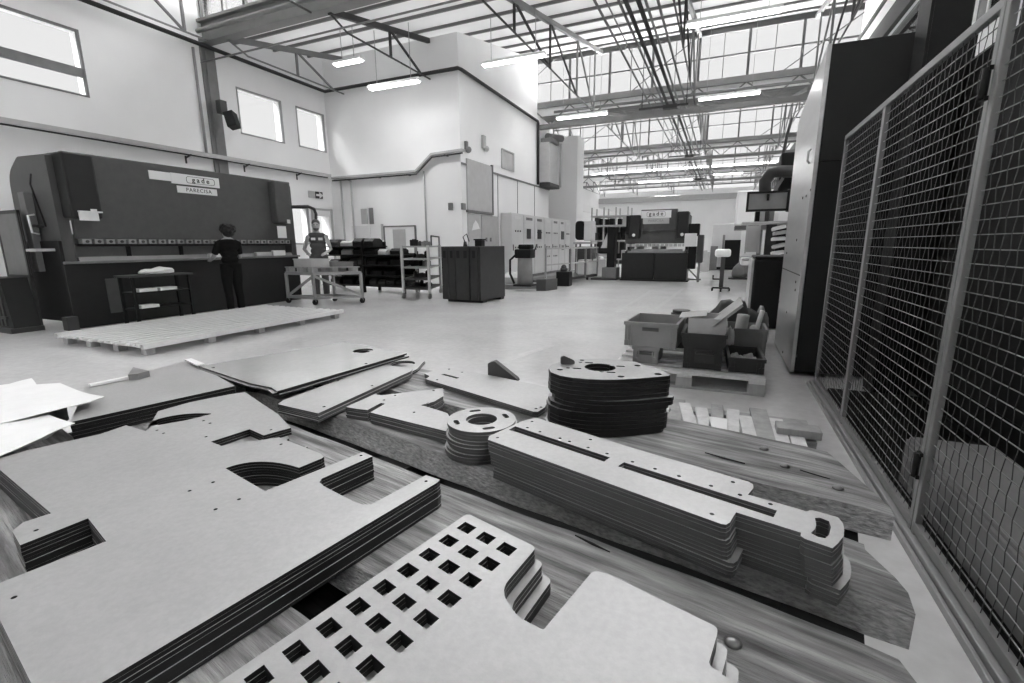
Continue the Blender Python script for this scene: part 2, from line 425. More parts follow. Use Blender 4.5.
# cable tray: a pale rail with brackets
ct = thing('cable_tray', 'pale metal cable tray on brackets along the wall above the press brake', 'cable tray', (XL, 0, 3.3))
b = B(); b.box(XL + .095, XL + .23, -2, 11.95, 3.33, 3.39); b.box(XL + .23, XL + .24, -2, 11.95, 3.31, 3.4); b.build('tray', 'lgrey', ct)
b = B(); b.tube([(XL + .14, -2, 3.3), (XL + .14, 11.9, 3.3)], .018, 6); b.build('cable', 'dbeam', ct)
for y in (1.5, 4.3, 7.6, 9.1, 10.8):
    b = B(); b.bar((XL + .01, y, 3.24), (XL + .22, y, 3.3), .04, .02); b.bar((XL + .016, y, 3.12), (XL + .016, y, 3.29), .03, .02); b.build('bracket', 'dbeam', ct)
ct = thing('cable_tray', 'pale cable tray along the front wall of the white room with a raised end', 'cable tray', (XL, 12.0, 3.2))
b = B()
tp = [(XL + .2, 12.05, 3.3), (-8.3, 12.05, 3.3), (-7.75, 12.05, 3.72), (-6.75, 12.05, 3.76)]
for p0, p1 in zip(tp, tp[1:]): b.bar(p0, p1, .16, .06)
b.build('tray', 'lgrey', ct)
b = B(); b.tube([(p[0], p[1] - .03, p[2] - .08) for p in tp], .02, 6); b.build('cable', 'dbeam', ct)
for x in (-10.9, -9.7, -8.6, -7.3):
    z = 3.22 if x < -8 else 3.66
    b = B(); b.bar((x, 12.16, z), (x, 11.97, z), .04, .03); b.build('bracket', 'dbeam', ct)
# pilaster and speaker
b = B(); b.box(XL, XL + .06, 8.28, 8.62, 0, 5.9); b.box(XL + .06, XL + .085, 8.36, 8.54, 0, 5.9); struct(b.build('wall_pilaster', 'grey', org=(XL, 8.45, 0)), 'grey steel pilaster on the white wall behind the press brake', 'pillar')
pipe('downpipe', [(XL + .05, 8.1, 5.75), (XL + .05, 8.1, 3.42)], .03, 'steel', 'thin grey conduit running down beside the grey wall pilaster', 'pipe')
sp = thing('loudspeaker', 'small dark loudspeaker tilted down from the wall pilaster', 'speaker', (-11.4, 8.45, 4.3))
b = B(); mt = Matrix.Translation((-11.2, 8.55, 4.22)) @ Matrix.Rotation(-.3, 4, 'Y') @ Matrix.Rotation(.5, 4, 'Z'); b.bbox(-.11, .11, -.13, .13, -.18, .18, .012, mt); b.build('speaker_box', 'black', sp)
b = B(); b.bbox(-11.46, -11.3, 8.36, 8.54, 4.36, 4.66, .01); b.bar((-11.42, 8.45, 4.4), (-11.2, 8.5, 4.25), .04); b.build('bracket', 'dark', sp)
# exit sign
ex = thing('exit_sign', 'small dark green exit sign with white arrow on the wall', 'sign', (XL, 11.57, 2.9))
ex['label'] = 'small dark exit sign with a white arrow high beside the door'
p = atX(315, 191.5, XL); q = atX(322.3, 199, XL)
b = B(); b.box(XL, XL + .03, p.y, q.y, q.z, p.z); b.build('plate', 'dark', ex)
yc = (p.y + q.y) / 2; zc = (p.z + q.z) / 2; h = (p.z - q.z) / 2
b = B(); b.prism([(yc - .13, zc - .03), (yc, zc - .03), (yc, zc - .1), (yc + .15, zc), (yc, zc + .1), (yc, zc + .03), (yc - .13, zc + .03)], XL + .03, XL + .034, 'x'); b.build('arrow', 'white', ex)
b = B(); b.box(XL, XL + .03, p.y - .28, p.y - .03, q.z, p.z); b.build('side_plate', 'lgrey', ex)
# pipe bundle down the hall
for i, (x, r, m) in enumerate(((-2.72, .028, 'pipe'), (-2.45, .016, 'pipe'), (-2.28, .03, 'pipe'), (-2.1, .045, 'dbeam'), (-1.92, .05, 'dbeam'), (-1.74, .03, 'pipe'), (-1.56, .03, 'pipe'))):
    z = 5.95 - (.12 if i % 2 else 0)
    o = pipe('service_pipe', [(x, -2, z), (x * .98, 47, z)], r, m, 'thick dark service pipe hung under the roof along the hall' if m == 'dbeam' else 'thin metal service pipe hung under the roof along the hall', 'pipe', 'thick service pipes' if m == 'dbeam' else 'thin service pipes')
for y in (17.8, 27.8, 37.8):
    b = B(); b.bar((-3.0, y, 5.73), (-1.4, y, 5.73), .06); 
    for x in (-2.9, -1.46): b.bar((x, y, 5.73), (x, y, 7.7), .025)
    b.box(-2.2, -1.75, y - .1, y + .1, 5.64, 5.76)
    tag(b.build('pipe_hanger', 'dbeam', org=(-2.2, y, 5.78)), 'dark hanger carrying the service pipes at the %s gutter beam' % {17.8: 'third', 27.8: 'fourth', 37.8: 'fifth'}[y], 'bracket')
# pipes across the hall under each gutter beam
for k in range(2, 6):
    y = YK[k] - .3
    for z, r, m in ((6.08, .05, 'beam'), (5.42, .02, 'pipe')):
        x0 = XL + .2 if k == 2 else (-6.2 if k == 3 else -8.5)
        pipe('cross_pipe', [(x0, y, z), (XR, y, z)], r, m, '%s pipe across the hall under the %s gutter beam' % ('thick grey' if r > .03 else 'thin grey', ORD[k - 1]), 'pipe')
# ceiling lamps
LAMPS = []
def lamp(px0, px1, z, label):
    A = at(*px0, z); C = at(*px1, z); y = (A.y + C.y) / 2; x0, x1 = A.x, C.x
    t = thing('ceiling_light', label, 'lamp', ((x0 + x1) / 2, y, z), 'fluorescent ceiling lights')
    b = B(); b.prism([(y - .11, z + .02), (y + .11, z + .02), (y + .05, z + .1), (y - .05, z + .1)], x0, x1, 'x'); b.build('housing', 'lampw', t)
    for dy in (-.05, .05):
        b = B(); b.cyl((x0 + .03, y + dy, z), (x1 - .03, y + dy, z), .019, seg=8); b.build('lamp_tube', 'tube', t)
    for x in (x0 + .25, x1 - .25):
        b = B(); b.bar((x, y, z + .1), (x, y, ZG0 + .2 * ((y - 8.45) % 10) - .05), .012); b.build('hanger', 'steel', t)
    LAMPS.append(((x0 + x1) / 2, y, z, x1 - x0))
lamp((370, 90), (419, 81), 5.15, 'tube lamp hung in front of the white room wall')
lamp((335, 66), (362, 60), 5.6, 'short tube lamp in the roof corner by the white room')
lamp((483, 67), (545, 55), 5.6, 'long tube lamp hung beside the edge of the white room')
lamp((557, 120), (607, 113), 5.6, 'tube lamp in front of the pale pier')
lamp((687, 27), (783, 10), 5.6, 'long tube lamp nearest overhead above the aisle')
lamp((698, 101), (761, 92), 5.6, 'tube lamp over the aisle under the third gutter beam')
lamp((713, 175), (743, 173), 5.6, 'far tube lamp over the aisle beyond the exhaust duct')
lamp((640, 184), (692, 178), 5.6, 'far long tube lamp above the small press brake')
lamp((655, 197), (680, 195), 5.6, 'farthest tube lamp near the end wall')
# ------------------------------------------------------------------ heavy timber pallets and cut plates
TH = -.197
U = Vector((math.cos(TH), math.sin(TH), 0)); V = Vector((-math.sin(TH), math.cos(TH), 0))
def PW(u, v, z): p = U * u + V * v; return Vector((p.x, p.y, z))
def plank(u0, u1, v0, v1, z0, z1, seed, slant=.47, wear=1.0, parent=None, m='wood'):
    rr = random.Random(seed)
    n = 48; c = .009
    prof = [(0, c), (0, .5), (0, 1 - c), (c, 1), (.12, 1), (.3, 1), (.5, 1), (.7, 1), (.88, 1), (1 - c, 1), (1, 1 - c), (1, .5), (1, c), (1 - c, 0), (.5, 0), (c, 0)]
    b = B(); rings = []
    ph = [rr.uniform(0, 6) for _ in range(6)]
    for i in range(n + 1):
        s = i / n; ring = []
        for (a, h) in prof:
            v = v0 + (v1 - v0) * a
            ue = u1 - slant * (v - v0) - .012 * wear * (math.sin(9 * a + ph[0]) + 1) * (.5 + .5 * math.sin(5 * a + ph[3]))
            u = u0 + (ue - u0) * s
            wv = .003 * math.sin(u * 5 + ph[1]) + .0018 * math.sin(u * 23 + ph[2]) + rr.uniform(-.0009, .0009)
            z = z0 + (z1 - z0) * h
            if h > .9: z += .0012 * math.sin(u * 7 + a * 5 + ph[4]) + rr.uniform(-.0006, .0006)
            if s > .985: z += (-.004 if h > .9 else .003) * wear
            ring.append(b.bm.verts.new(PW(u, v + (wv if a < .1 or a > .9 else 0), z)))
        rings.append(ring)
    K = len(prof)
    for r0, r1 in zip(rings, rings[1:]):
        for k in range(K): b.bm.faces.new((r0[k], r0[(k + 1) % K], r1[(k + 1) % K], r1[k]))
    b.bm.faces.new(rings[0]); b.bm.faces.new(rings[-1][::-1])
    bmesh.ops.recalc_face_normals(b.bm, faces=b.bm.faces)
    # local frame along the plank so the grain runs with it
    o = b.build('deck_plank', m, parent, edge='woods' if m == 'wood' else None)
    return o
M['wood_a'] = M['wood']
def timber_pallet(z0, label, seed, bolts=False):
    pl = thing('timber_pallet', label, 'pallet', PW(-.3, .8, z0), 'stacked timber pallets'); rr = random.Random(seed)
    pl.rotation_euler = (0, 0, TH)
    inv = Matrix.Rotation(-TH, 4, 'Z')
    made = []
    for j, (v0, v1, u1, th) in enumerate(((-.12, .352, .13, .079), (.481, .81, .285, .079), (.938, 1.115, .18, .079), (1.275, 1.6, .17, .066))):
        made.append(plank(-2.45 - .05 * j, u1, v0, v1, z0 + .197 - th, z0 + .197, seed + j, parent=pl, m='wood' if bolts else 'woodd'))  # lower decks in near-black wood, shade of the gaps put into the colour
    for u in (.052, -1.1, -2.25):
        b = B()
        for (v0, v1) in ((-.1, 1.58),):
            P = [PW(u - .07, v0, 0), PW(u + .06, v0, 0), PW(u + .06 - .02, v1, 0), PW(u - .09, v1, 0)]
            b.prism([p[:2] for p in P], z0 + .001, z0 + .117)
        made.append(b.build('bearer', 'woodd', pl))
    if bolts:
        for (x, y) in ((764, 448), (785, 465), (838, 487), (733, 641)):
            p = at(x, y, .602); b = B(); b.ball((p.x, p.y, .599), (.013, .013, .006), 12, 6); made.append(b.build('bolt_head', 'bolt', made[3] if y < 600 else made[1]))
            made[-1].parent = pl
    for o in made:
        o.data.transform(inv)
    return pl
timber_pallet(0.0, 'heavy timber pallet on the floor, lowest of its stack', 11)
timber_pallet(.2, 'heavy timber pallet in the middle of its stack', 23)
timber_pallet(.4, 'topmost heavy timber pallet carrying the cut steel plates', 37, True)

def pxl(pts, z): return [tuple(at(x, y, z)[:2]) for x, y in pts]
def slot(c, ax, l, w, n=6):
    # rounded slot, ax = direction
    c = Vector(c[:2]); ax = Vector(ax[:2]).normalized(); nn = Vector((-ax.y, ax.x)); out = []
    for k in range(n + 1):
        a = -PI / 2 + PI * k / n; out.append(tuple(c + ax * (l / 2 - w / 2 + w / 2 * math.cos(a)) + nn * (w / 2 * math.sin(a))))
    for k in range(n + 1):
        a = PI / 2 + PI * k / n; out.append(tuple(c + ax * (-(l / 2 - w / 2) + w / 2 * math.cos(a)) + nn * (w / 2 * math.sin(a))))
    return out
def stack(name, what, where, cat, group, z0, z1, n, outline, holes, m='sheet', top=None, jit=.0012, shift=None, seed=1, alt=None, gap=.0006, edge='cut'):
    rr = random.Random(seed); t = (z1 - z0) / n; first = None
    for i in range(n):          # i = 0 at the bottom
        r = n - 1 - i           # rank from the top
        dx, dy = (0, 0) if r == 0 else (rr.gauss(0, jit), rr.gauss(0, jit))
        if shift and r: s = shift(r); dx += s[0]; dy += s[1]
        ol, hs = (outline, holes) if not (alt and r >= alt[0]) else (alt[1], alt[2])
        c = ol[0]; b = B()
        b.prism([(p[0] + dx, p[1] + dy) for p in ol], z0 + i * t, z0 + (i + 1) * t - gap, 'z', [[(p[0] + dx, p[1] + dy) for p in h] for h in hs])
        cx = sum(p[0] for p in ol) / len(ol); cy = sum(p[1] for p in ol) / len(ol)
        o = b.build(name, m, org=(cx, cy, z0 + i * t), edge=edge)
        lab = (top or ('%s, topmost of the %s' % (what, where))) if r == 0 else '%s, %s from top of the %s' % (what, ORD[r], where)
        if r == n - 1 and n > 1: lab = '%s at the very bottom of the %s' % (what, where)
        tag(o, lab, cat, group)

# S1: wide plate with slots and a curved cut-out, foreground
z = .667
arc = lambda p, q, c, n=10: [((1 - t) ** 2 * p[0] + 2 * t * (1 - t) * c[0] + t * t * q[0], (1 - t) ** 2 * p[1] + 2 * t * (1 - t) * c[1] + t * t * q[1]) for t in [k / n for k in range(n + 1)]]
semi = arc((225.5, 468), (299, 467.5), (260, 455), 12)
s1a = [(47, 715), (437, 482.5), (440, 479.5), (426, 474.8), (379, 500), (371, 504), (362, 504.3), (354, 501.5), (324, 486), (319.5, 482), (321.5, 478.5), (372.5, 456), (363, 451.8), (265, 491)] + semi + [(321, 458.5), (324, 456.5), (320, 453), (279, 437)]
notch = [(222, 446), (211, 441.5), (249.6, 429), (263.5, 435.2), (291, 427.5)]
flat = [(288, 431)]
s1b = [(278, 414), (245, 392), (230, 394), (190, 402), (158, 411), (146, 431), (126, 425), (100, 434), (27, 450), (0, 458), (-8, 463), (51, 513), (23, 522), (12, 531), (20, 545), (88, 518), (106, 541), (-14, 588), (-10, 600)]
cres = arc((151, 421), (211, 413.4), (180, 411.5), 8) + arc((211, 413.8), (152, 425.5), (182, 422), 8)
def spots(lst, z, r): return [circ(at(x, y, z).x, at(x, y, z).y, r, 10) for x, y in lst]
h1 = spots([(206, 436.5), (213, 482), (189.5, 490.5), (239, 499), (215.5, 509), (203.5, 420.5), (210, 423), (271, 429.6), (281, 444), (306, 446.7), (361, 455.3), (426, 480.9), (14, 597), (36, 530), (157, 430), (163.5, 433)], z, .004)
big = [0, 0, 0, 0, 0, 0, 0, 0, .5, 0, .7, .7, .8, .9]
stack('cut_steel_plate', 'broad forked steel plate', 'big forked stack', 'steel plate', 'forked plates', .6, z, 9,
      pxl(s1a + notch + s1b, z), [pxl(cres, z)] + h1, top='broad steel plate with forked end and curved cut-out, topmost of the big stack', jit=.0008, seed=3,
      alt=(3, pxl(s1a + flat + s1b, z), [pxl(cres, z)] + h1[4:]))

# F1: plate with a grid of square holes, nearest
z = .68
gp = rnd(pxl([(467.4, 513), (536.5, 547), (500, 590), (517, 615.5), (543, 630), (593, 570.5), (606, 572.5), (718, 627), (716.8, 636), (708.5, 664), (735, 683), (792, 730), (600, 1000), (60, 790)], z),
         [.012, .012, .028, .012, .004, .014, .012, .014, .006, .006, .006, .02, .02, .02], 6)
H0 = at(466.5, 527.5, z); HA = (at(408, 570, z) - H0) / 3; HB = (at(506.5, 548.5, z) - H0) / 2
ha = HA.normalized(); hb = HB.normalized(); gh = []
for i in range(9):
    for j in range(3):
        c = H0 + HA * i + HB * j
        gh.append([tuple((c + ha * (sa * .0125) + hb * (sb * .0150))[:2]) for sa, sb in ((-1, -1), (1, -1), (1, 1), (-1, 1))])
def f1s(r):
    k = 0 if r < 3 else (1 if r < 6 else 2)
    d = hb * (.015 * k) - ha * (.003 * k)
    return (d.x, d.y)
stack('perforated_plate', 'steel plate with rows of square holes', 'perforated plate stack', 'steel plate', 'perforated plates', .6, z, 9, gp, gh,
      top='steel plate with a grid of square holes, topmost of the nearest stack', jit=.0008, shift=f1s, seed=8)

# M5: long plates with slots and a clevis head
z = .703
m5 = pxl([(488, 439.5), (489, 436), (522, 421), (536, 417.5), (541, 419), (640, 450), (748, 481.2), (753, 484), (753.6, 488), (748, 494.2), (800, 509), (806.6, 511.4), (809, 510.2), (813, 510), (838, 517), (843, 523), (844.3, 530), (843, 537), (838, 543), (832.5, 548), (805, 538.5), (800.5, 535.5), (801, 532.3), (736, 512), (730, 522), (726, 524.3), (721, 523.6)], z)
h5 = [pxl([(509, 429.5), (515, 426), (610, 457.2), (604, 461.4)], z), pxl([(618, 466), (624, 462), (777, 510.3), (773.5, 517)], z),
      pxl([(815, 517.6), (820, 517.4), (829, 521), (831, 527), (829, 534.5), (825, 538), (818, 536.5), (811, 532.6), (815, 529), (816.4, 524), (815.4, 519.5)], z)]
h5 += spots([(497.5, 437.4), (532, 421.3), (527.3, 427.4), (540, 431.5), (560, 438), (569.5, 441.2), (588, 447.3), (607, 453.3), (590.5, 439.3), (632.5, 461.5), (655, 468.5), (679, 475.8), (711, 485.5), (733, 481.8), (740, 494.5), (770.5, 503.8), (712, 513.7)], z, .0045)
def m5s(r):
    if r < 5: return (.0004 * r, -.0004 * r)
    if r < 9: return (.006, .001)
    return (.017, -.004)
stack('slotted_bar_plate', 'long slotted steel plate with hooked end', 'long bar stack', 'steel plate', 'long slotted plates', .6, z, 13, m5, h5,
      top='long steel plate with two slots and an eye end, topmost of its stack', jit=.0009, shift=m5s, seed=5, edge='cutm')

# ring stack
z = .698; c = at(481.5, 418.8, z); R = (at(515.5, 419, z) - at(447, 419, z)).length / 2
def ringholes(c, R, rot):
    hs = [circ(c.x, c.y, R * .455, 28)]
    for k in range(4):
        a = rot + k * PI / 2; p = c + Vector((math.cos(a), math.sin(a), 0)) * R * .74
        hs.append(slot(p, (-math.sin(a), math.cos(a)), R * .36, R * .15))
    return hs
def rs(r): return (0, 0) if r < 5 else (-.004 - .002 * (r % 3), -.002) if r > 6 else (.001, -.001)
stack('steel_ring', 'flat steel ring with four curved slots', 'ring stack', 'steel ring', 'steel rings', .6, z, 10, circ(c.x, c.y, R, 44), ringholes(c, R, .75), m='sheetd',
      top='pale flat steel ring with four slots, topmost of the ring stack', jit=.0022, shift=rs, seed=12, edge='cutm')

# big block of rounded plates
z = .792
bl = pxl([(548.6, 368), (551, 372), (560, 375.3), (572, 377.4), (588, 378.8), (604, 379.4), (618, 379.3), (640, 378.1), (668, 375.6), (670.5, 374.6), (669, 373.4), (652, 367), (636, 361.8), (622, 359.8), (606, 358.6), (590, 358.4), (574, 359.4), (560, 361.6), (551, 364.6)], z)
hb_ = [circ(at(600, 367, z).x, at(600, 367, z).y, .052, 26)]
hb_ += [circ(at(x, y, z).x, at(x, y, z).y, r, 12) for x, y, r in ((560, 369.3, .011), (621, 376.2, .011), (658, 373.8, .012), (637.5, 365.3, .011), (582, 359.9, .009))]
for x, y in ((577, 368.2), (589, 362.4), (620.5, 366), (611, 372)):
    p = at(x, y, z); hb_.append(slot(p, (1, .2), .03, .013)); 
    hb_.append(circ(p.x - .03, p.y - .004, .007, 10))
def bs(r):
    if r < 8: return (.0007 * ((r * 7) % 3 - 1) + (.014 if r in (5, 6) else 0), .0006 * (r % 2))
    return (-.001 * (r - 8) - (.006 if r in (8, 13) else 0), -.001 - (.003 if r == 8 else 0))
M['blockp'] = mat('dark_rolled_plate_edge', 150, .42, metal=.5, var=.1, scale=(5, 5, 5), var2=.06, scale2=(80, 80, 80))
stack('flange_plate', 'thick rounded steel flange plate', 'tall dark flange stack', 'steel plate', 'flange plates', .6, z, 14, bl, hb_, m='blockp',
      top='thick rounded steel flange plate with a round bore, topmost of the tall stack', jit=.0006, shift=bs, seed=9, gap=.001)

# M1 fork plates
z = .642
m1 = pxl([(345.5, 406.8), (375, 394), (382, 395), (443, 388), (443.3, 396), (434, 401.5), (420.7, 405), (427, 406.5), (447.5, 413), (452, 421), (446, 431), (370, 412.2), (385, 403.6), (381, 402.8), (367.5, 409.8), (359, 409)], z)
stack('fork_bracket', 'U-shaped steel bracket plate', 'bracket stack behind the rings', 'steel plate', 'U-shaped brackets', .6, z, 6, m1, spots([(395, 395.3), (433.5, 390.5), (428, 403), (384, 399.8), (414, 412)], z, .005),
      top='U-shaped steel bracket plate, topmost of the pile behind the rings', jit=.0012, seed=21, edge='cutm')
# M3 long plates behind
z = .622
m3 = pxl([(445, 366.8), (424.5, 373.5), (429.5, 376), (425.5, 378.8), (430, 380.2), (533, 411.4), (538, 411.5), (545, 407), (551, 394), (553, 388), (500, 377)], z)
stack('long_flat_plate', 'long narrow steel plate', 'flat narrow pile', 'steel plate', 'long narrow plates', .6, z, 3, m3, [pxl([(441, 374.3), (444, 373.7), (459.5, 377.6), (456.5, 378.6)], z)] + spots([(449, 369), (437, 379.6), (462, 372), (536, 408.4), (541, 407)], z, .006),
      top='long narrow steel plate with one short slot, beside the tall flange stack', jit=.003, seed=4, edge='cutm')
# L5, L4, L3, L2
z = .612
stack('end_plate', 'steel plate with large end hole', 'holed pair', 'steel plate', 'holed end plates', .6, z, 2, pxl([(330, 388), (390, 358.6), (424.5, 361), (417, 369), (372, 392)], z), [circ(at(403, 363.5, z).x, at(403, 363.5, z).y, .06, 24)], jit=.002, seed=2)
z = .645
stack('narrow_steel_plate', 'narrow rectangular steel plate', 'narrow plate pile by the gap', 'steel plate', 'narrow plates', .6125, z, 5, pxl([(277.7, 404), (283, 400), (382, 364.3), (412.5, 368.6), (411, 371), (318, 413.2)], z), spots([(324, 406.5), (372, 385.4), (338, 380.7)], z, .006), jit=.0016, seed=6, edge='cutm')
z = .668
stack('glossy_steel_sheet', 'wide glossy steel sheet', 'reflecting sheet pile', 'steel sheet', 'glossy sheets', .646, z, 3, pxl([(199, 366), (250, 383), (272, 387.5), (277, 391), (283, 389.5), (407, 353.2), (345, 341.5)], z), [circ(at(363, 350.6, z).x, at(363, 350.6, z).y, .05, 20)] + spots([(213, 367.5), (366, 363.4)], z, .008), m='sheetg',
      top='wide glossy steel sheet reflecting the windows, topmost of its pile', jit=.006, seed=14)
z = .66
stack('steel_sheet_offcut', 'wide pale steel sheet', 'sheet pile beside the white papers', 'steel sheet', 'pale sheets', .6, z, 5, pxl([(86, 385.5), (190, 360), (235, 385.8), (70, 422)], z), [], jit=.0015, seed=15)
b = B(); pr = pxl([(284, 398), (300, 408), (420, 372), (402, 362)], .6)
# steel bar under the glossy sheets
for i, (p, q) in enumerate((((250, 392), (345, 362)),)):
    A = at(*p, .6); C = at(*q, .6); b = B(); b.bar((A.x, A.y, .623), (C.x, C.y, .623), .05, .044)
    tag(b.build('packing_batten', 'woodd', org=(A.x, A.y, .6)), 'dark batten propping up the wide glossy steel sheets', 'batten')

# crumpled white papers
def paper(name, pts, z, label, seed):
    bm = bmesh.new(); P = pxl(pts, z); n = len(P)
    vs = [bm.verts.new((p[0], p[1], z)) for p in P]
    f = bm.faces.new(vs); bmesh.ops.triangulate(bm, faces=[f])
    bmesh.ops.subdivide_edges(bm, edges=bm.edges[:], cuts=5, use_grid_fill=True)
    rr = random.Random(seed); a = [rr.uniform(6, 18) for _ in range(4)]
    for v in bm.verts: v.co.z += .007 * (math.sin(a[0] * v.co.x + a[1] * v.co.y) + math.sin(a[2] * v.co.x - a[3] * v.co.y)) * .7
    r = bmesh.ops.extrude_face_region(bm, geom=bm.faces[:])
    bmesh.ops.translate(bm, vec=(0, 0, -.002), verts=[e for e in r['geom'] if isinstance(e, bmesh.types.BMVert)])
    bmesh.ops.recalc_face_normals(bm, faces=bm.faces)
    b = B(); b.bm.free(); b.bm = bm
    tag(b.build(name, 'paper', org=(P[0][0], P[0][1], z)), label, 'paper sheet', 'white paper sheets')
paper('paper_sheet', [(-60, 400), (0, 387), (10, 386), (32, 380), (37, 386), (60, 383.5), (80, 389), (104, 395.5), (90, 402), (50, 411), (-20, 428)], .692, 'larger crumpled white paper sheet at the edge of the plates', 3)
paper('paper_sheet', [(-60, 440), (0, 425), (48, 412), (75, 423), (40, 438), (0, 452), (-60, 472)], .684, 'smaller white paper sheet in front of the crumpled one', 9)
b = B(); P = pxl([(-60, 405), (5, 392), (52, 391), (66, 403), (46, 420), (0, 436), (-70, 462)], .66); b.prism(P, .6, .672)
tag(b.build('plate_bundle', 'sheetd', org=(P[0][0], P[0][1], .6)), 'block of plates hidden under the white papers', 'steel plate')
# small rolled tag and strip on the far sheet
A = at(90, 386.5, .662); C = at(132, 378, .662); b = B(); b.bar((A.x, A.y, .667), (C.x, C.y, .667), .02, .01); tag(b.build('white_strip', 'paper', org=A), 'thin white strip lying along the rear edge of the pale sheet', 'strip')
b = B(); P = pxl([(129, 380), (134, 372), (150, 376), (139, 379)], .662); b.prism(P, .6605, .685); tag(b.build('corner_block', 'grey', org=(P[0][0], P[0][1], .66)), 'small grey wedge at the end of the white strip', 'wedge')
A = at(188, 360, .671); C = at(201, 365.5, .671); b = B(); b.bar((A.x, A.y, .674), (C.x, C.y, .674), .03, .006); tag(b.build('paper_tag', 'paper', org=A), 'little white paper tag at the corner of the glossy sheet', 'paper tag')
# gussets standing on edge
for nm, (p, q, h), lab in (('gusset_plate', ((488, 379.5), (518, 382), .088), 'triangular gusset plate standing on edge behind the long narrow plates'), ('gusset_plate', ((560, 363), (577, 365), .03), 'small triangular gusset behind the tall flange stack')):
    A = at(*p, .6) if h > .05 else at(*p, .7); C = at(*q, .6) if h > .05 else at(*q, .7)
    if h < .05: A = Vector((A.x, A.y, .7925)) ; A2 = at(561, 364.5, .7925); C2 = at(575, 364, .7925); A, C = A2, C2
    zb = .6 if h > .05 else .7925
    d = (C - A).normalized(); n = Vector((-d.y, d.x, 0)); L = (C - A).length
    g = thing(nm, lab, 'gusset', (A.x, A.y, zb))
    for k in range(3 if h > .05 else 1):
        b = B(); o_ = A + n * (.011 * k)
        mt = Matrix(((d.x, 0, n.x, o_.x), (d.y, 0, n.y, o_.y), (0, 1, 0, zb), (0, 0, 0, 1)))
        pts = rnd([(0, 0), (L, 0), (L * .97, .012), (L * .22, h), (0, h * .86)], .006)
        b.prism(pts, 0, .010); bmesh.ops.transform(b.bm, matrix=mt, verts=b.bm.verts); bmesh.ops.recalc_face_normals(b.bm, faces=b.bm.faces)
        b.build('plate', 'dark', g)

# cracks and knots in the deck planks
for (x0, y0, x1, y1, w) in ((705, 452.5, 745, 463.5, .004), (575, 535, 610, 552, .003), (640, 612, 668, 628, .003), (800, 470, 830, 479, .003)):
    A = at(x0, y0, .599); C = at(x1, y1, .599); d = (C - A).normalized(); n = Vector((-d.y, d.x, 0)); mid = (A + C) / 2
    b = B(); P = [A, mid - n * w, C, mid + n * w * .6]; b.prism([p[:2] for p in P], .597, .6002)
    pl3 = bpy.data.objects['timber_pallet.002']
    o = b.build('crack', 'black', pl3); o.data.transform(Matrix.Rotation(-TH, 4, 'Z'))
# ------------------------------------------------------------------ text
def text(body, name, m, parent, origin, xdir, updir, size, extrude=.003, bold=0.0, space=1.0, org=None):
    cu = bpy.data.curves.new(name, 'FONT'); cu.body = body; cu.size = size; cu.extrude = extrude; cu.offset = bold; cu.space_character = space
    cu.align_x = 'CENTER'; cu.align_y = 'CENTER'
    t = bpy.data.objects.new('tmp', cu); COL.objects.link(t)
    bpy.context.view_layer.update()
    me = bpy.data.meshes.new_from_object(t.evaluated_get(bpy.context.evaluated_depsgraph_get()))
    bpy.data.objects.remove(t)
    x = Vector(xdir).normalized(); u = Vector(updir).normalized(); n = x.cross(u); o = Vector(origin) - ORG.get(parent.name, Vector())
    me.transform(Matrix(((x.x, u.x, n.x, o.x), (x.y, u.y, n.y, o.y), (x.z, u.z, n.z, o.z), (0, 0, 0, 1))))
    me.materials.clear(); me.materials.append(M[m])
    ob = bpy.data.objects.new(name, me); COL.objects.link(ob); ob.parent = parent; ORG[ob.name] = ORG.get(parent.name, Vector())
    return ob

# ------------------------------------------------------------------ the long press brake
PX = -8.8
pb = thing('press_brake', 'long dark grey press brake by the white wall with a white maker sign', 'press brake', (PX, 3.75, 0))
for y0, y1 in ((3.78, 3.92), (7.86, 7.98)):      # C frames
    prof = rnd([(-8.86, 2.5), (-9.62, 2.52), (-9.98, 2.3), (-10.1, .12), (-8.84, .12)], [.02, .05, .3, .02, .02], 6)
    b = B(); b.prism(prof, y0, y1, 'y'); b.build('side_frame', 'press', pb)
b = B(); b.bbox(PX - .09, PX, 3.95, 7.92, 1.33, 2.57, .012); b.build('ram', 'press', pb)
b = B(); b.bbox(PX - .033, PX, 3.735, 7.97, 0.02, .96, .008); b.build('bed', 'pressd', pb)
b = B(); b.bbox(PX - .2, PX + .05, 3.74, 7.98, .962, 1.0, .005); b.build('bed_table', 'grey', pb)
b = B(); b.prism([(PX - .16, 1.0), (PX - .04, 1.0), (PX - .07, 1.06), (PX - .085, 1.06), (PX - .1, 1.05), (PX - .115, 1.06), (PX - .13, 1.06)], 3.95, 7.85, 'y'); b.build('lower_die', 'steel', pb)
for i, (y0, y1) in enumerate(((3.86, 4.24), (7.36, 7.74))):   # cylinder covers
    b = B(); b.bbox(PX - .85, PX + .19, y0, y1, 1.62 if i == 0 else 1.68, 2.54, .03); c = b.build('cylinder_cover', 'press' if i else 'pressd', pb)
    b = B(); b.box(PX + .19, PX + .194, y0 + .23, y0 + .31, 1.66 + .02, 1.76); b.build('sticker', 'paper', c)
p0 = atX(78, 212, PX + .2); p1 = atX(99, 221, PX + .2)
b = B(); b.box(PX + .2, PX + .22, p0.y, p1.y, p1.z - .0, p0.z + .0); b.box(PX + .19, PX + .24, p0.y + .0, p1.y + .05, p0.z - .0, p0.z + .02); b.build('notice', 'paper', pb)
p0 = atX(277, 226, PX + .2); p1 = atX(287, 238, PX + .2)
b = B(); b.box(PX + .195, PX + .2, p0.y, p1.y, p1.z, p0.z); b.build('notice', 'paper', pb)
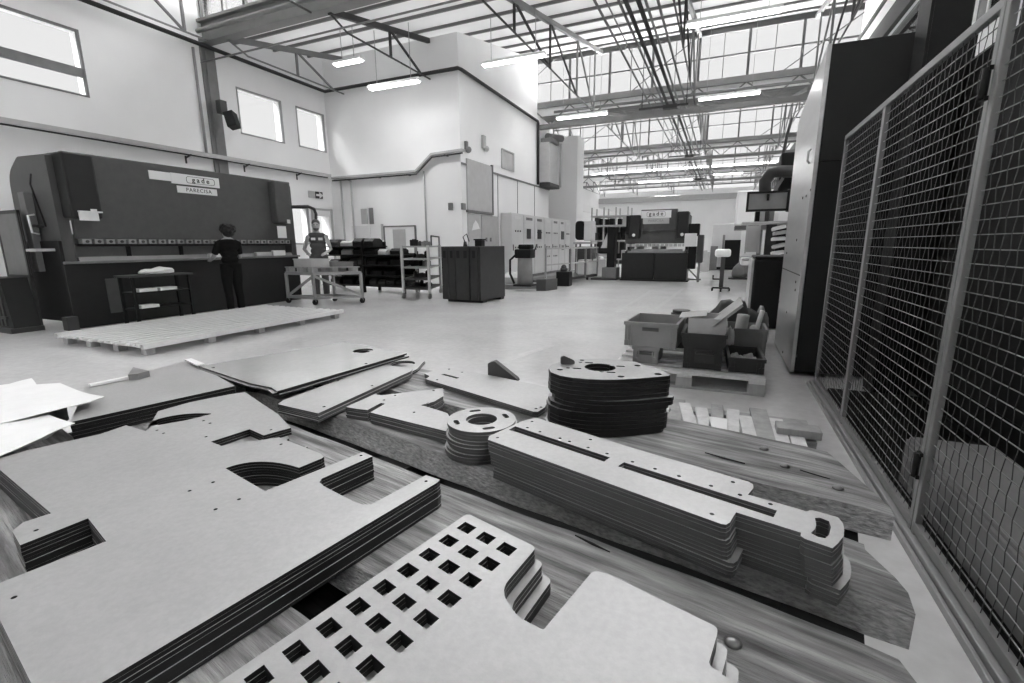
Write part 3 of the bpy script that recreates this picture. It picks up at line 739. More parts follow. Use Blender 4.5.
b = B(); b.bbox(-9.8, -8.83, 3.735, 3.775, .1, 1.3, .008); b.build('lower_black_panel', 'black', pb)  # black panel across the lower end face of the side frame
# upper tools clamped under the ram
for i in range(26):
    y = 4.0 + i * .152
    if 3.95 < y < 7.75:
        t = B(); t.bbox(PX - .1, PX + .02, y, y + .118, 1.255, 1.325, .005); c = t.build('tool_clamp', 'steel', pb)
        t = B(); t.cyl((PX + .02, y + .06, 1.29), (PX + .035, y + .06, 1.29), .022, seg=8); t.build('clamp_bolt', 'dark', c)
b = B(); b.prism([(PX - .09, 1.255), (PX - .02, 1.255), (PX - .045, 1.22), (PX - .06, 1.215), (PX - .07, 1.22)], 3.95, 7.85, 'y'); b.build('upper_punch', 'pressd', pb)
for y in (4.62, 5.45, 6.3): 
    b = B(); b.bbox(PX - .12, PX - .07, y, y + .05, 1.0, 1.26, .004); b.build('die_stop', 'black', pb)
b = B(); b.bbox(PX - .3, PX - .24, 3.95, 7.85, 1.0, 1.4, .004); b.build('back_guard', 'grey', pb)
# sign plates with lettering
s0 = atX(148, 171, PX); s1 = atX(220, 192.5, PX)
sg = B(); sg.box(PX, PX + .012, s0.y, 5.48, 2.312, 2.45); sg.box(PX, PX + .02, 5.42, 6.28, 2.28, 2.455); o = sg.build('maker_plate', 'white', pb)
yc = 5.93
b = B()
outer = rnd([(yc - .26, 2.31), (yc + .26, 2.31), (yc + .26, 2.425), (yc - .26, 2.425)], .05, 6)
inner = rnd([(yc - .254, 2.316), (yc + .254, 2.316), (yc + .254, 2.419), (yc - .254, 2.419)], .046, 6)
b.prism(outer, PX + .02, PX + .024, 'x', [inner]); b.build('lettering_border', 'ink', o)
text('gade', 'lettering', 'ink', o, (PX + .022, yc, 2.372), (0, 1, 0), (0, 0, 1), .118, .003, .0015, 1.55)
b = B(); b.box(PX, PX + .012, 5.5, 6.22, 2.135, 2.25); o = b.build('model_plate', 'white', pb)
text('PARECISA', 'lettering', 'dark', o, (PX + .014, 5.88, 2.193), (0, 1, 0), (0, 0, 1), .092, .002, .0, 1.2)
b = B(); b.bbox(PX, PX + .012, 4.2, 4.42, .18, .72, .004); b.build('access_panel', 'press', pb)
# left end: guide column, handle, pedestal
b = B(); b.bbox(PX - .72, PX - .55, 3.66, 3.76, .85, 2.0, .006); b.build('guide_column', 'grey', pb)
b = B(); b.tube([(PX - .45, 3.7, 1.68), (PX - .45, 3.62, 1.66), (PX - .42, 3.62, 1.42), (PX - .42, 3.7, 1.4)], .014, 8); b.build('grab_handle', 'white', pb)
b = B(); b.bbox(PX - .4, PX - .12, 3.5, 3.72, 1.15, 1.19, .004); b.build('shelf_bracket', 'lgrey', pb)
b = B(); b.tube([(PX - .45, 3.75, 2.25), (PX - .4, 3.7, 2.1), (PX - .2, 3.7, 1.5)], .012, 6); b.tube([(PX - .55, 3.7, 1.52), (PX - .2, 3.66, 1.5)], .02, 6); b.build('hose', 'black', pb)
b = B(); b.bbox(PX - .05, PX + .1, 3.6, 3.74, 0, .2, .01); b.build('foot', 'dark', pb)
b = B(); b.bbox(PX - .3, PX - .03, 3.8, 7.97, 0.0, .06, .01); b.build('plinth', 'black', pb)
# paper bag, boxes of tooling on the press table near the right end
for (xa, xb, h, mm, lab) in ((208, 219, .07, 'paper', 'pale pack lying on the press brake table behind the woman'), (255, 270, .08, 'card', 'flat pale box at the middle right of the press table'), (272, 284, .11, 'paper', 'small white box on the press table right of the woman')):
    p = atX(xa, 258, PX - .02); q = atX(xb, 258, PX - .02); b = B(); b.bbox(PX - .03, PX + .045, p.y, q.y, 1.003, 1.003 + h, .01)
    tag(b.build('tool_pack', mm, org=(PX, p.y, 1.003)), lab, 'box')
b = B(); P_ = [atX(x, y, -8.75) for x, y in ((289, 207), (308, 206.5), (314, 209), (316, 214), (316, 244))]; b.tube([(p.x, p.y, p.z) for p in P_], .035, 8); b.build('side_arm', 'dark', pb)
# guard panel left of the press
gd = thing('guard_panel', 'grey sheet guard panel at the left end of the long press brake', 'guard panel', (-9.7, 3.55, 0))
b = B(); b.bbox(-9.98, -9.32, 3.54, 3.56, .8, 1.7, .006); b.build('panel', 'grey', gd)
b = B()
for x in (-9.98, -9.34): b.bbox(x - .02, x + .02, 3.53, 3.57, .0 if x > -9.5 else .0, 1.74, .004)
b.bbox(-9.98, -9.32, 3.53, 3.57, 1.69, 1.74, .004); b.bbox(-9.98, -9.32, 3.53, 3.57, .76, .81, .004); b.build('panel_frame', 'dark', gd)
# dark bin below
bn = thing('slatted_bin', 'dark slatted bin on the floor at the left edge beside the press brake', 'bin', (-9.6, 3.35, 0))
b = B(); b.prism([(-9.98, .06), (-9.2, .06), (-9.32, .78), (-9.98, .78)], 3.2, 3.5, 'y')
b.build('body', 'pressd', bn)
b = B()
for k in range(6): b.box(-9.95 + k * .11, -9.9 + k * .11, 3.18, 3.2, .1, .72)
b.build('slats', 'dark', bn)
b = B(); b.box(-10.0, -9.17, 3.15, 3.52, 0.0, .07); b.box(-9.98, -9.3, 3.17, 3.2, .2, .24); b.build('base', 'dark', bn)

# ------------------------------------------------------------------ people
def limb(b, pts, rs, seg=12): b.tube(pts, .1, seg, True, rs)
def hand(b, wrist, d, side, curl=.5, s=1.0):
    d = Vector(d).normalized(); w = Vector(wrist); dn = Vector((0, 0, -1)); k = d.cross(dn).normalized() * side
    dn = k.cross(d) * side
    b.ball(w + d * .05 * s, (.028 * s, .028 * s, .03 * s), 10, 6)
    b.tube([w - d * .01, w + d * .045 * s, w + d * .09 * s], .03, 8, True, [.022 * s, .034 * s, .03 * s])
    for j, (off, L) in enumerate(((-.027, .062), (-.009, .074), (.009, .07), (.026, .054))):
        p = w + d * .085 * s + k * off * s
        q = p + d * L * .5 * s + dn * (.012 + .01 * curl) * s; r = q + d * L * .4 * s * (1 - curl * .5) + dn * L * .5 * curl * s
        b.tube([p, q, r], .009, 6, True, [.0095 * s, .009 * s, .0075 * s])
    p = w + d * .035 * s - k * .026 * s
    b.tube([p, p - k * .022 * s + d * .03 * s + dn * .012, p - k * .02 * s + d * .055 * s + dn * .022], .01, 6, True, [.012 * s, .011 * s, .009 * s])
def fuse(o, vox, sm=2):
    m = o.modifiers.new('fuse', 'REMESH'); m.mode = 'VOXEL'; m.voxel_size = vox; m.use_smooth_shade = True
    s = o.modifiers.new('soft', 'SMOOTH'); s.factor = .5; s.iterations = sm
def person(label, loc, rz, H, arms, hair, shirt, trous, sleeves='short', lean=0.0, extras=None):
    # built facing +Y, arms = ((elbow, wrist) for left and right) in body space, scaled by H
    r = thing('person', label, 'person', (0, 0, 0)); k = H / 1.75
    S = lambda x, y, z: Vector((x * k, (y + lean * max(0, z - .95) ** 1.0) * k, z * k))
    b = B()
    # legs
    for s in (-1, 1):
        limb(b, [S(.09 * s, 0, .95), S(.1 * s, .015, .72), S(.1 * s, .02, .5), S(.105 * s, -.015, .33), S(.105 * s, -.02, .09)], [.095 * k, .085 * k, .06 * k, .058 * k, .04 * k])
        limb(b, [S(.105 * s, -.05, .05), S(.11 * s, .05, .045), S(.115 * s, .17, .03)], [.04 * k, .042 * k, .03 * k])
    for z, rx, ry in ((.95, .165, .115), (1.08, .145, .1), (1.2, .155, .105), (1.33, .175, .11), (1.42, .15, .09)):
        b.ball(S(0, 0, z), (rx * k, ry * k, .1 * k), 16, 10)
    limb(b, [S(0, -.01, 1.42), S(0, .0, 1.5), S(0, .012, 1.58)], [.07 * k, .06 * k, .062 * k])
    b.ball(S(0, .012, 1.645), (.08 * k, .096 * k, .112 * k), 18, 12)      # skull
    b.ball(S(0, .055, 1.585), (.058 * k, .052 * k, .052 * k), 12, 8)            # jaw
    b.tube([S(0, .1, 1.665), S(0, .118, 1.635), S(0, .112, 1.622)], .01, 8, True, [.008 * k, .013 * k, .012 * k])   # nose
    b.tube([S(-.025, .101, 1.59), S(0, .108, 1.588), S(.025, .101, 1.59)], .007 * k, 6)    # mouth
    for s in (-1, 1):
        b.ball(S(.081 * s, .01, 1.635), (.01 * k, .02 * k, .03 * k), 8, 6)
        b.ball(S(.03 * s, .092, 1.676), (.022 * k, .012 * k, .007 * k), 8, 6)
    for s, (e, w, dr) in zip((-1, 1), arms):
        limb(b, [S(.13 * s, 0, 1.42), S(.19 * s, 0, 1.39), (S(*e) + S(.19 * s, 0, 1.39)) / 2, S(*e), (S(*e) + S(*w)) / 2, S(*w)], [.055 * k, .056 * k, .047 * k, .04 * k, .037 * k, .026 * k])
        hand(b, S(*w), dr, s, .6, k)
    body = b.build('body', 'skin', r); fuse(body, .011)
    # eyes
    for s in (-1, 1):
        b = B(); b.ball(S(.03 * s, .097, 1.655), .011 * k, 8, 6); b.build('eye', 'ink', r)
    # shirt
    b = B()
    for z, rx, ry in ((.97, .178, .13), (1.08, .165, .122), (1.2, .172, .124), (1.33, .19, .126), (1.41, .165, .105)):
        b.ball(S(0, 0, z), (rx * k, ry * k, .1 * k), 16, 10)
    for s, (e, w, dr) in zip((-1, 1), arms):
        sh = S(.19 * s, 0, 1.39); E_ = S(*e); W_ = S(*w)
        if sleeves == 'short': limb(b, [S(.12 * s, 0, 1.42), sh, sh.lerp(E_, .35), sh.lerp(E_, .75)], [.065 * k, .068 * k, .062 * k, .06 * k])
        elif sleeves == 'vest': limb(b, [S(.1 * s, 0, 1.43), S(.16 * s, 0, 1.41)], [.06 * k, .06 * k])
    sh_ = b.build('shirt', shirt, r); fuse(sh_, .012)
    b = B()
    for s in (-1, 1):
        limb(b, [S(.085 * s, 0, 1.0), S(.1 * s, .01, .72), S(.1 * s, .018, .5), S(.105 * s, -.01, .33), S(.105 * s, -.015, .1)], [.12 * k, .102 * k, .08 * k, .075 * k, .07 * k])
    b.ball(S(0, 0, .97), (.172 * k, .124 * k, .12 * k), 16, 10)
    fuse(b.build('trousers', trous, r), .012)
    for s in (-1, 1):
        b = B(); limb(b, [S(.105 * s, -.06, .05), S(.11 * s, .05, .05), S(.117 * s, .18, .035)], [.05 * k, .052 * k, .038 * k]); b.box(.0, .0, 0, 0, 0, 0) if False else None
        o = b.build('shoe', 'black', r); fuse(o, .008)
    b = B()
    if hair == 'bun':
        b.ball(S(0, -.03, 1.675), (.14 * k, .13 * k, .115 * k), 16, 10); b.ball(S(0, -.07, 1.6), (.115 * k, .075 * k, .085 * k), 12, 8)
        for i in range(26):
            a = i * 2.4; zz = -.4 + 1.4 * (i / 26); rr_ = math.sqrt(max(0, 1 - (zz - .2) ** 2)) 
            b.ball(S(.125 * rr_ * math.cos(a), -.035 + .115 * rr_ * math.sin(a) - .02, 1.68 + .1 * (zz - .2)), .034 * k, 8, 6)
        fuse(b.build('hair', 'hair', r), .012, 1)
    else:
        b.ball(S(0, -.012, 1.69), (.09 * k, .103 * k, .092 * k), 16, 10)
        b.ball(S(0, -.03, 1.63), (.088 * k, .075 * k, .085 * k), 12, 8)
        fuse(b.build('hair', 'hairg', r), .01, 1)
        b = B(); b.ball(S(0, .06, 1.565), (.062 * k, .056 * k, .042 * k), 12, 8); fuse(b.build('beard', 'hairg', r), .01, 1)
    if extras: extras(r, S, k)
    r.location = loc; r.rotation_euler = (0, 0, rz)
    return r
# woman facing the press (towards -X), a little turned
person('person with curly dark hair in black T-shirt, back turned, working at the press brake', (-8.12, 5.83, 0), math.radians(80), 1.57,
       (((-.25, .12, 1.13), (-.2, .34, 1.08), (.2, 1, -.1)), ((.25, .1, 1.13), (.2, .33, 1.1), (-.2, 1, 0))), 'bun', 'clothb', 'clothb')
def vest_bits(r, S, k):
    for s in (-1, 1):
        b = B(); mt = Matrix.Translation(S(.075 * s, .118, 1.345)); b.bbox(-.045 * k, .045 * k, -.012, .012, -.028 * k, .028 * k, .005, mt); b.build('chest_patch', 'paper', r)
person('grey-haired bearded person in a dark vest with pale chest patches behind the wheeled cart', (-8.44, 8.22, 0), math.radians(-138), 1.76,
       (((-.27, .06, 1.12), (-.14, .27, 1.02), (.4, 1, -.1)), ((.29, -.02, 1.12), (.2, .24, 1.03), (-.3, 1, -.1))), 'short', 'clothg', 'clothg', 'vest', .08, vest_bits)

# ------------------------------------------------------------------ small tool table with a cloth, before the press
tb = thing('tool_table', 'low dark work table in front of the press brake holding a pale cloth', 'table', (-8.2, 4.95, 0))
p = atX(123, 277, -8.25); q = atX(188, 277, -8.25)
y0, y1 = p.y, q.y; zt = .78
b = B(); b.bbox(-8.5, -8.1, y0, y1, zt - .03, zt, .004); b.build('tabletop', 'dark', tb)
for x in (-8.47, -8.14):
    for y in (y0 + .06, y1 - .06):
        b = B(); b.bbox(x - .02, x + .02, y - .02, y + .02, 0, zt - .03, .003); b.build('leg', 'black', tb)
for zz in (.25, .5):
    b = B(); b.bbox(-8.48, -8.12, y0 + .05, y1 - .05, zz, zz + .02, .003); b.build('shelf', 'black', tb)
def lump(name, m, c, r, label, cat, seed, flat=.3):
    rr = random.Random(seed); b = B(); t = bmesh.new(); bmesh.ops.create_icosphere(t, subdivisions=3, radius=1)
    ph = [rr.uniform(0, 6) for _ in range(6)]
    for v in t.verts:
        n = 1 + .22 * math.sin(3 * v.co.x + ph[0]) * math.sin(4 * v.co.y + ph[1]) + .12 * math.sin(7 * v.co.x + 5 * v.co.y + ph[2])
        v.co = Vector((v.co.x * r[0] * n, v.co.y * r[1] * n, max(v.co.z, -.3) * r[2] * n))
    for f in t.faces: f.smooth = True
    lo = min(v.co.z for v in t.verts)
    bmesh.ops.translate(t, vec=(c[0], c[1], c[2] - lo), verts=t.verts); b.join(t)
    return tag(b.build(name, m, org=c), label, cat)
lump('cloth', 'paper', (-8.28, (y0 + y1) / 2 + .05, zt + .002), (.15, .26, .07), 'crumpled white cloth lying on the low dark work table', 'cloth', 4)
for (px, py, dz, lab) in (((-8.2), y0 + .12, .522, 'white folder on the middle shelf of the work table'), ((-8.2), y0 + .42, .522, 'white paper stack on the middle shelf of the work table'), ((-8.18), y0 + .1, .272, 'white pad on the bottom shelf of the work table')):
    b = B(); b.bbox(px - .1, px + .08, py, py + .26, dz, dz + .05, .006); tag(b.build('folder', 'paper', org=(px, py, dz)), lab, 'folder')

# ------------------------------------------------------------------ wheeled cart with a pallet and crates, the man behind
ct = thing('wheeled_cart', 'grey steel frame cart on castors with diagonal braces, in front of the bearded man', 'cart', (-7.6, 7.3, 0))
c1 = at(289, 303, 0); c2 = at(315.5, 305, 0); c3 = at(362.6, 303, 0); c4 = c1 + c3 - c2
Cn = [c1, c2, c3, c4]; h = .64
up = lambda p, z: Vector((p.x, p.y, z))
for i, p in enumerate(Cn):
    b = B(); b.bar(up(p, .1), up(p, h), .05, .05, (1, 0, 0)); b.build('leg', 'steel', ct)
    b = B(); b.cyl(up(p, .06) + Vector((.02, 0, 0)), up(p, .06) - Vector((.02, 0, 0)), .06, seg=14); w = b.build('castor', 'black', ct)
    b = B(); b.box(p.x - .03, p.x + .03, p.y - .012, p.y + .012, .06, .12); b.build('fork', 'bolt', w)
b = B()
for i in range(4): b.bar(up(Cn[i], h), up(Cn[(i + 1) % 4], h), .05, .06)
b.build('top_frame', 'steel', ct)
b = B()
for i in range(4): b.bar(up(Cn[i], .14), up(Cn[(i + 1) % 4], .14), .04, .05)
b.build('lower_frame', 'steel', ct)
for (i, j, f) in ((1, 2, 1), (0, 1, -1)):
    b = B(); b.bar(up(Cn[i], h - .04 if f > 0 else .16), up(Cn[j], .17 if f > 0 else h - .05), .03, .05); b.build('brace', 'steel', ct)
ctr = (c1 + c3) / 2; ex_ = (c3 - c2).normalized(); ey_ = (c1 - c2).normalized()
LX = (c3 - c2).length; LY = (c1 - c2).length
def cq(a, bb, z): return up(c2 + ex_ * (a * LX) + ey_ * (bb * LY), z)
pt = thing('wooden_pallet', 'small wooden pallet lying on top of the wheeled cart', 'pallet', up(ctr, h + .03))
for s in (.08, .5, .92):
    for t_ in (.06, .48, .9):
        b = B(); P = [cq(t_ - .06, s - .07, 0), cq(t_ + .06, s - .07, 0), cq(t_ + .06, s + .07, 0), cq(t_ - .06, s + .07, 0)]; b.prism([p[:2] for p in P], h + .032, h + .112); b.build('block', 'pined', pt)
for s in (.06, .28, .5, .72, .94):
    b = B(); P = [cq(0, s - .08, 0), cq(.98, s - .08, 0), cq(.98, s + .08, 0), cq(0, s + .08, 0)]; b.prism([p[:2] for p in P], h + .113, h + .135); b.build('deck_board', 'pined', pt)
def cartbox(name, a0, a1, b0, b1, z0, z1, m, label, cat, open_=True):
    t = thing(name, label, cat, cq((a0 + a1) / 2, (b0 + b1) / 2, z0)); W = .02
    P = [cq(a0, b0, 0), cq(a1, b0, 0), cq(a1, b1, 0), cq(a0, b1, 0)]; c_ = sum(P, Vector()) / 4
    I = [p + (c_ - p).normalized() * .035 for p in P]
    b = B(); b.prism([p[:2] for p in P], z0, z0 + .015); b.prism([p[:2] for p in P], z0 + .014, z1, 'z', [[p[:2] for p in I]]); b.build('body', m, t)
    R_ = [p - (c_ - p).normalized() * .015 for p in P]
    b = B(); b.prism([p[:2] for p in R_], z1 - .025, z1 + .002, 'z', [[p[:2] for p in I]]); b.build('rim', m, t)
    return t
cartbox('open_crate', .05, .42, .1, .75, h + .137, h + .3, 'lgrey', 'pale open crate on the left half of the cart', 'crate')
t = cartbox('open_crate', .48, .92, .1, .8, h + .137, h + .23, 'grey', 'wide grey shallow crate on the right half of the cart', 'crate')
lump('parts_heap', 'grey', tuple(cq(.7, .45, h + .155)), (.2, .12, .07), 'heap of small grey parts in the shallow crate on the cart', 'parts', 5)['kind'] = 'stuff'

# ------------------------------------------------------------------ long slatted pallet bundle on the floor
lp = thing('slatted_platform', 'long pale slatted platform lying on the floor before the press brake', 'platform', (-6.5, 4.5, 0))
y0, y1 = 3.02, 6.1; xa, xb = -7.66, -5.82
for i in range(24):
    x = xa + (xb - xa) * (i + .5) / 24; e = .04 * math.sin(i * 2.7)
    b = B(); b.bbox(x - .031, x + .031, y0 + e, y1 + e * .6, .105, .128 + (.007 if i % 2 else 0), .003); b.build('slat', 'strip', lp)
for x in (xa + .02, xb - .02):
    b = B(); b.bbox(x - .03, x + .03, y0, y1, .082, .142, .004); b.build('side_rail', 'strip', lp)
for i in range(5):
    y = y0 + .1 + (y1 - y0 - .2) * i / 4
    b = B(); b.bbox(xa + .06, xb - .06, y - .04, y + .04, .075, .104, .004); b.build('crossbar', 'strip', lp)
for x in (xa + .1, xa + .62, xa + 1.2, xb - .1):
    for i in range(5):
        y = y0 + .1 + (y1 - y0 - .2) * i / 4; b = B(); b.bbox(x - .05, x + .05, y - .05, y + .05, 0, .075, .004); b.build('foot', 'pined', lp)
# ------------------------------------------------------------------ dark tooling rack behind the cart
rk = thing('tool_rack', 'long black tooling rack full of press tools along the white room wall', 'rack', (-8.9, 10.3, 0))
p = atY(331, 240, 10.0); q = atY(404, 250, 10.0)
x0, x1 = p.x, -7.25
for x in (x0, x0 + (x1 - x0) * .5, x1):
    for y in (9.75, 10.35):
        b = B(); b.bbox(x - .03, x + .03, y - .03, y + .03, 0, 1.3 if x < x1 - .1 else 1.05, .003); b.build('post', 'black', rk)
for j, z in enumerate((.16, .42, .68, .94, 1.16)):
    xe = x1 if z < 1.0 else x0 + (x1 - x0) * .62
    b = B(); b.bbox(x0, xe, 9.7, 10.4, z, z + .03, .003); b.build('shelf', 'black', rk)
b = B(); b.box(x0, x1, 10.32, 10.34, .16, 1.0); b.box(x0, x0 + (x1 - x0) * .62, 10.32, 10.34, 1.0, 1.3); b.build('back_sheet', 'black', rk)
rr = random.Random(5); n = 0
for j, z in enumerate((.193, .453, .713, .973, 1.193)):
    xe = x1 if z < 1.0 else x0 + (x1 - x0) * .6
    x = x0 + .05; k = 0
    while x < xe - .25 and k < 7:
        w = rr.uniform(.2, .38); h = rr.uniform(.13, .2); mm = rr.choice(['black', 'dark', 'black', 'pressd', 'black', 'dark'])
        if z > .9 and k % 3 == 1: mm = 'lgrey'
        b = B(); prof = [(9.82, z), (10.2, z), (10.2, z + h * .7), (10.1, z + h), (9.9, z + h), (9.82, z + h * .6)]
        b.prism(prof, x, x + w, 'x'); b.cyl((x + w * .3, 9.8, z + h * .35), (x + w * .3, 9.83, z + h * .35), .014, seg=8)
        o = b.build('press_tool', mm, org=(x, 9.9, z))
        tag(o, '%s press tool on the %s shelf of the black rack, %s from its window end' % ('pale' if mm == 'lgrey' else 'dark', ['lowest', 'second', 'third', 'fourth', 'top'][j], (['first'] + ORD[1:])[k]), 'tool', 'press tools in the rack')
        x += w + rr.uniform(.03, .12); k += 1
# white board, notices on the white room wall
wb = thing('notice_board', 'white board with a thin dark frame standing behind the black rack', 'board', (-9.2, 12.0, 1.1))
p = atY(384, 227, 11.9); q = atY(416, 248, 11.9)
b = B(); b.box(p.x, q.x, 11.9, 11.92, .9, p.z); b.build('panel', 'white', wb)
b = B()
for xx in (p.x, q.x): b.box(xx - .02, xx + .02, 11.885, 11.935, 0, p.z + .02)
b.box(p.x, q.x, 11.885, 11.935, p.z - .01, p.z + .03); b.build('board_frame', 'grey', wb)
b = B(); b.box(p.x + .32, q.x - .35, 11.89, 11.9, 1.0, p.z - .08); b.build('sheet', 'lgrey', wb)
for (a, c, e, d, mm, lab) in ((352, 226, 371, 238, 'paper', 'wide white notice taped on the wall above the black rack'), (361, 209, 368, 224, 'lgrey', 'tall grey notice on the white wall by the corner'), (369, 208, 374, 224, 'grey', 'narrow dark grey strip on the white wall beside the notices'), (381, 224, 384, 240, 'lgrey', 'thin pale post strip on the white wall')):
    p = atY(a, c, 12.16); q = atY(e, d, 12.16); b = B(); b.box(p.x, q.x, 12.14, 12.165, q.z, p.z)
    o = tag(b.build('wall_notice', mm, org=(p.x, 12.15, q.z)), lab, 'notice')
for i, (px, mm) in enumerate(((342, 'lgrey'), (352, 'lgrey'))):
    p = atY(px, 200, 12.1); pipe('wall_conduit', [(p.x, 12.1, 3.2), (p.x, 12.1, 0.9)], .03, mm, 'pale conduit running down the white wall, %s the corner' % ('nearer' if i == 0 else 'farther from'), 'pipe')
p = atY(425, 200, 12.12); pipe('wall_conduit', [(p.x, 12.12, 3.3), (p.x, 12.12, .9)], .025, 'lgrey', 'thin pale conduit down the white wall right of the white board', 'pipe')
for i, (a, c, e, d) in enumerate(((449, 203, 453, 210), (461, 203, 464.5, 210))):
    p = atY(a, c, 12.16) if i == 0 else atX(a, c, -6.89); q = atY(e, d, 12.16) if i == 0 else atX(e, d, -6.89)
    b = B()
    if i == 0: b.bbox(p.x, q.x, 12.1, 12.17, q.z, p.z, .006)
    else: b.bbox(-6.9, -6.84, p.y, q.y, q.z, p.z, .006)
    tag(b.build('switch_box', 'grey', org=p), 'small grey switch box on the white room %s' % ('front wall near its edge' if i == 0 else 'side wall just past the edge'), 'switch')

# ------------------------------------------------------------------ shelf trolley
tr = thing('shelf_trolley', 'open metal shelf trolley on castors beside the dark container', 'trolley', (-6.4, 9.3, 0))
A = at(404, 298, 0); Bq = at(430, 299, 0); Cq = at(441, 293, 0)
D_ = A + (Cq - Bq)
for p in (A, Bq, Cq, D_):
    b = B(); b.bar(up(p, .12), up(p, 1.2), .05, .05, (1, 0, 0)); b.build('post', 'lgrey' if p is A or p is Bq else 'steel', tr)
    b = B(); b.cyl((p.x - .02, p.y, .06), (p.x + .02, p.y, .06), .06, seg=14); b.build('castor', 'grey', tr)
for z in (.2, .42, .68, .87, 1.15):
    b = B(); P = [A, Bq, Cq, D_]; b.prism([(p.x, p.y) for p in P], z, z + .035); b.build('shelf', 'steel' if z > .5 else 'dark', tr)
b = B(); p = (Bq + Cq) / 2; b.tube([up(Bq, 1.19) + Vector((.03, .1, 0)), up(Bq, 1.4) + Vector((.03, .1, 0)), up(Cq, 1.4), up(Cq, 1.19)], .018, 8); b.build('push_handle', 'dark', tr)
k = 0
for z in (.236, .456, .716, .906, 1.186):
    for t_ in (.27, .5, .73):
        c = A.lerp(Bq, t_) + (Cq - Bq) * .42; h = rr.uniform(.07, .15); r0 = rr.uniform(.04, .055)
        b = B(); mm = rr.choice(['dark', 'black', 'grey', 'black', 'dark'])
        if k % 2: b.cyl((c.x, c.y, z), (c.x, c.y, z + h), r0, seg=14); b.cyl((c.x, c.y, z + h), (c.x, c.y, z + h + .02), r0 * .5, seg=12)
        else: b.bbox(c.x - r0, c.x + r0, c.y - .12, c.y + .12, z, z + h, .008); b.bbox(c.x - r0 * .5, c.x + r0 * .5, c.y - .06, c.y + .06, z + h, z + h + .015, .004)
        tag(b.build('tool_block', mm, org=(c.x, c.y, z)), '%s %s on the %s shelf of the trolley, %s' % ({'dark': 'dark grey', 'black': 'black', 'grey': 'grey'}[mm], 'round tool' if k % 2 else 'block tool', {.236: 'bottom', .456: 'second', .716: 'third', .906: 'fourth', 1.186: 'top'}[z], {.27: 'at its rack end', .5: 'in the middle', .73: 'at its container end'}[t_]), 'tool', 'tools on the trolley'); k += 1

# ------------------------------------------------------------------ dark container
cn = thing('steel_container', 'big dark steel container with upright front panels standing on the open floor', 'container', (-5, 9.1, 0))
cf0, cf1, cf2 = at(443, 301.5, 0), at(480, 303.5, 0), at(505, 298.5, 0)
HT = 1.17
dv = (cf1 - cf0); dd = (cf2 - cf1); cf3 = cf0 + dd
b = B(); ins = [cf0 + dd * .04, cf1 + dd * .04, cf2, cf3]; b.prism([(p.x, p.y) for p in ins], .05, HT - .02); b.build('body', 'box', cn)
b = B(); oo = [cf0 + dd * .0, cf1 + dd * 0, cf2, cf3]; b.prism([(p.x, p.y) for p in oo], HT - .02, HT); b.build('lid', 'dark', cn)
for (t0, t1) in ((0.0, .17), (.185, .36), (.375, .735), (.77, .955)):
    a_ = cf0 + dv * t0; c_ = cf0 + dv * t1
    b = B(); b.prism([(p.x, p.y) for p in (a_, c_, c_ + dd * .035, a_ + dd * .035)], .06, HT - .02); f = b.build('front_panel', 'box', cn)
    for (u0, u1) in (((.3, .7),) if t1 - t0 < .3 else ((.1, .32), (.62, .86))):
        e0 = a_.lerp(c_, u0) - dd * .004; e1 = a_.lerp(c_, u1) - dd * .004
        b = B(); b.prism([(p.x, p.y) for p in (e0, e1, e1 + dd * .006, e0 + dd * .006)], HT - .24, HT - .09); b.build('louvre', 'black', f)
b = B()
for s in (.12, .82):
    q = cf1.lerp(cf2, s); b.prism([(p.x, p.y) for p in (q, q + dd * .14, q + dd * .14 - dv * .95, q - dv * .95)], 0, .06)
b.build('skids', 'black', cn)
p = cf0.lerp(cf1, .35) + dd * .4; b = B(); b.cyl((p.x, p.y, HT), (p.x, p.y, HT + .1), .05, .03, 10); b.tube([(p.x, p.y, HT + .08), (p.x - .05, p.y, HT + .2), (p.x + .04, p.y, HT + .26), (p.x + .1, p.y, HT + .1)], .012, 6)
tag(b.build('hand_tool', 'dark', org=(p.x, p.y, HT)), 'dark hand tool with a bent lever standing on the dark container', 'tool')
p = cf0.lerp(cf1, .85) + dd * .25; b = B(); b.bbox(p.x - .08, p.x + .08, p.y - .08, p.y + .08, HT + .001, HT + .12, .01); b.bbox(p.x - .1, p.x + .1, p.y - .1, p.y + .1, HT + .12, HT + .15, .01)
tag(b.build('tool_case', 'black', org=(p.x, p.y, HT)), 'small black lidded case on top of the dark container', 'case')

# ------------------------------------------------------------------ side wall of the white room: hatch, doors, signs
p = atX(467, 166, -6.9); q = atX(491.5, 210, -6.9)
ht = thing('wall_hatch', 'large grey hatch panel high on the side wall of the white room', 'panel', (-6.9, 13.3, 2.2))
b = B(); b.bbox(-6.9, -6.85, 12.45, 14.05, 2.2, 3.62, .01); b.build('panel', 'lgrey', ht)
b = B(); b.box(-6.9, -6.83, 14.05, 14.12, 2.14, 3.66); b.box(-6.9, -6.83, 12.4, 14.1, 2.13, 2.2); b.build('panel_frame', 'grey', ht)
d2 = thing('door_2', 'wide grey sliding door under the hatch with a white triangle sign', 'door', (-6.9, 13.2, 0)); d2['kind'] = 'structure'
b = B(); b.bbox(-6.9, -6.86, 12.45, 13.25, 0, 2.1, .006); b.build('leaf', 'lgrey', d2)
b = B(); b.bbox(-6.9, -6.86, 13.3, 14.5, 0, 2.1, .006); b.build('leaf', 'lgrey', d2)
b = B(); b.prism([(12.65, 1.62), (13.15, 1.68), (13.05, 1.82), (12.9, 1.92), (12.75, 1.8)], -6.86, -6.85, 'x'); b.build('sign', 'white', d2)
b = B()
for y in (13.55, 13.85): b.box(-6.86, -6.84, y, y + .09, 1.3, 1.42)
b.build('labels', 'grey', d2)
b = B()
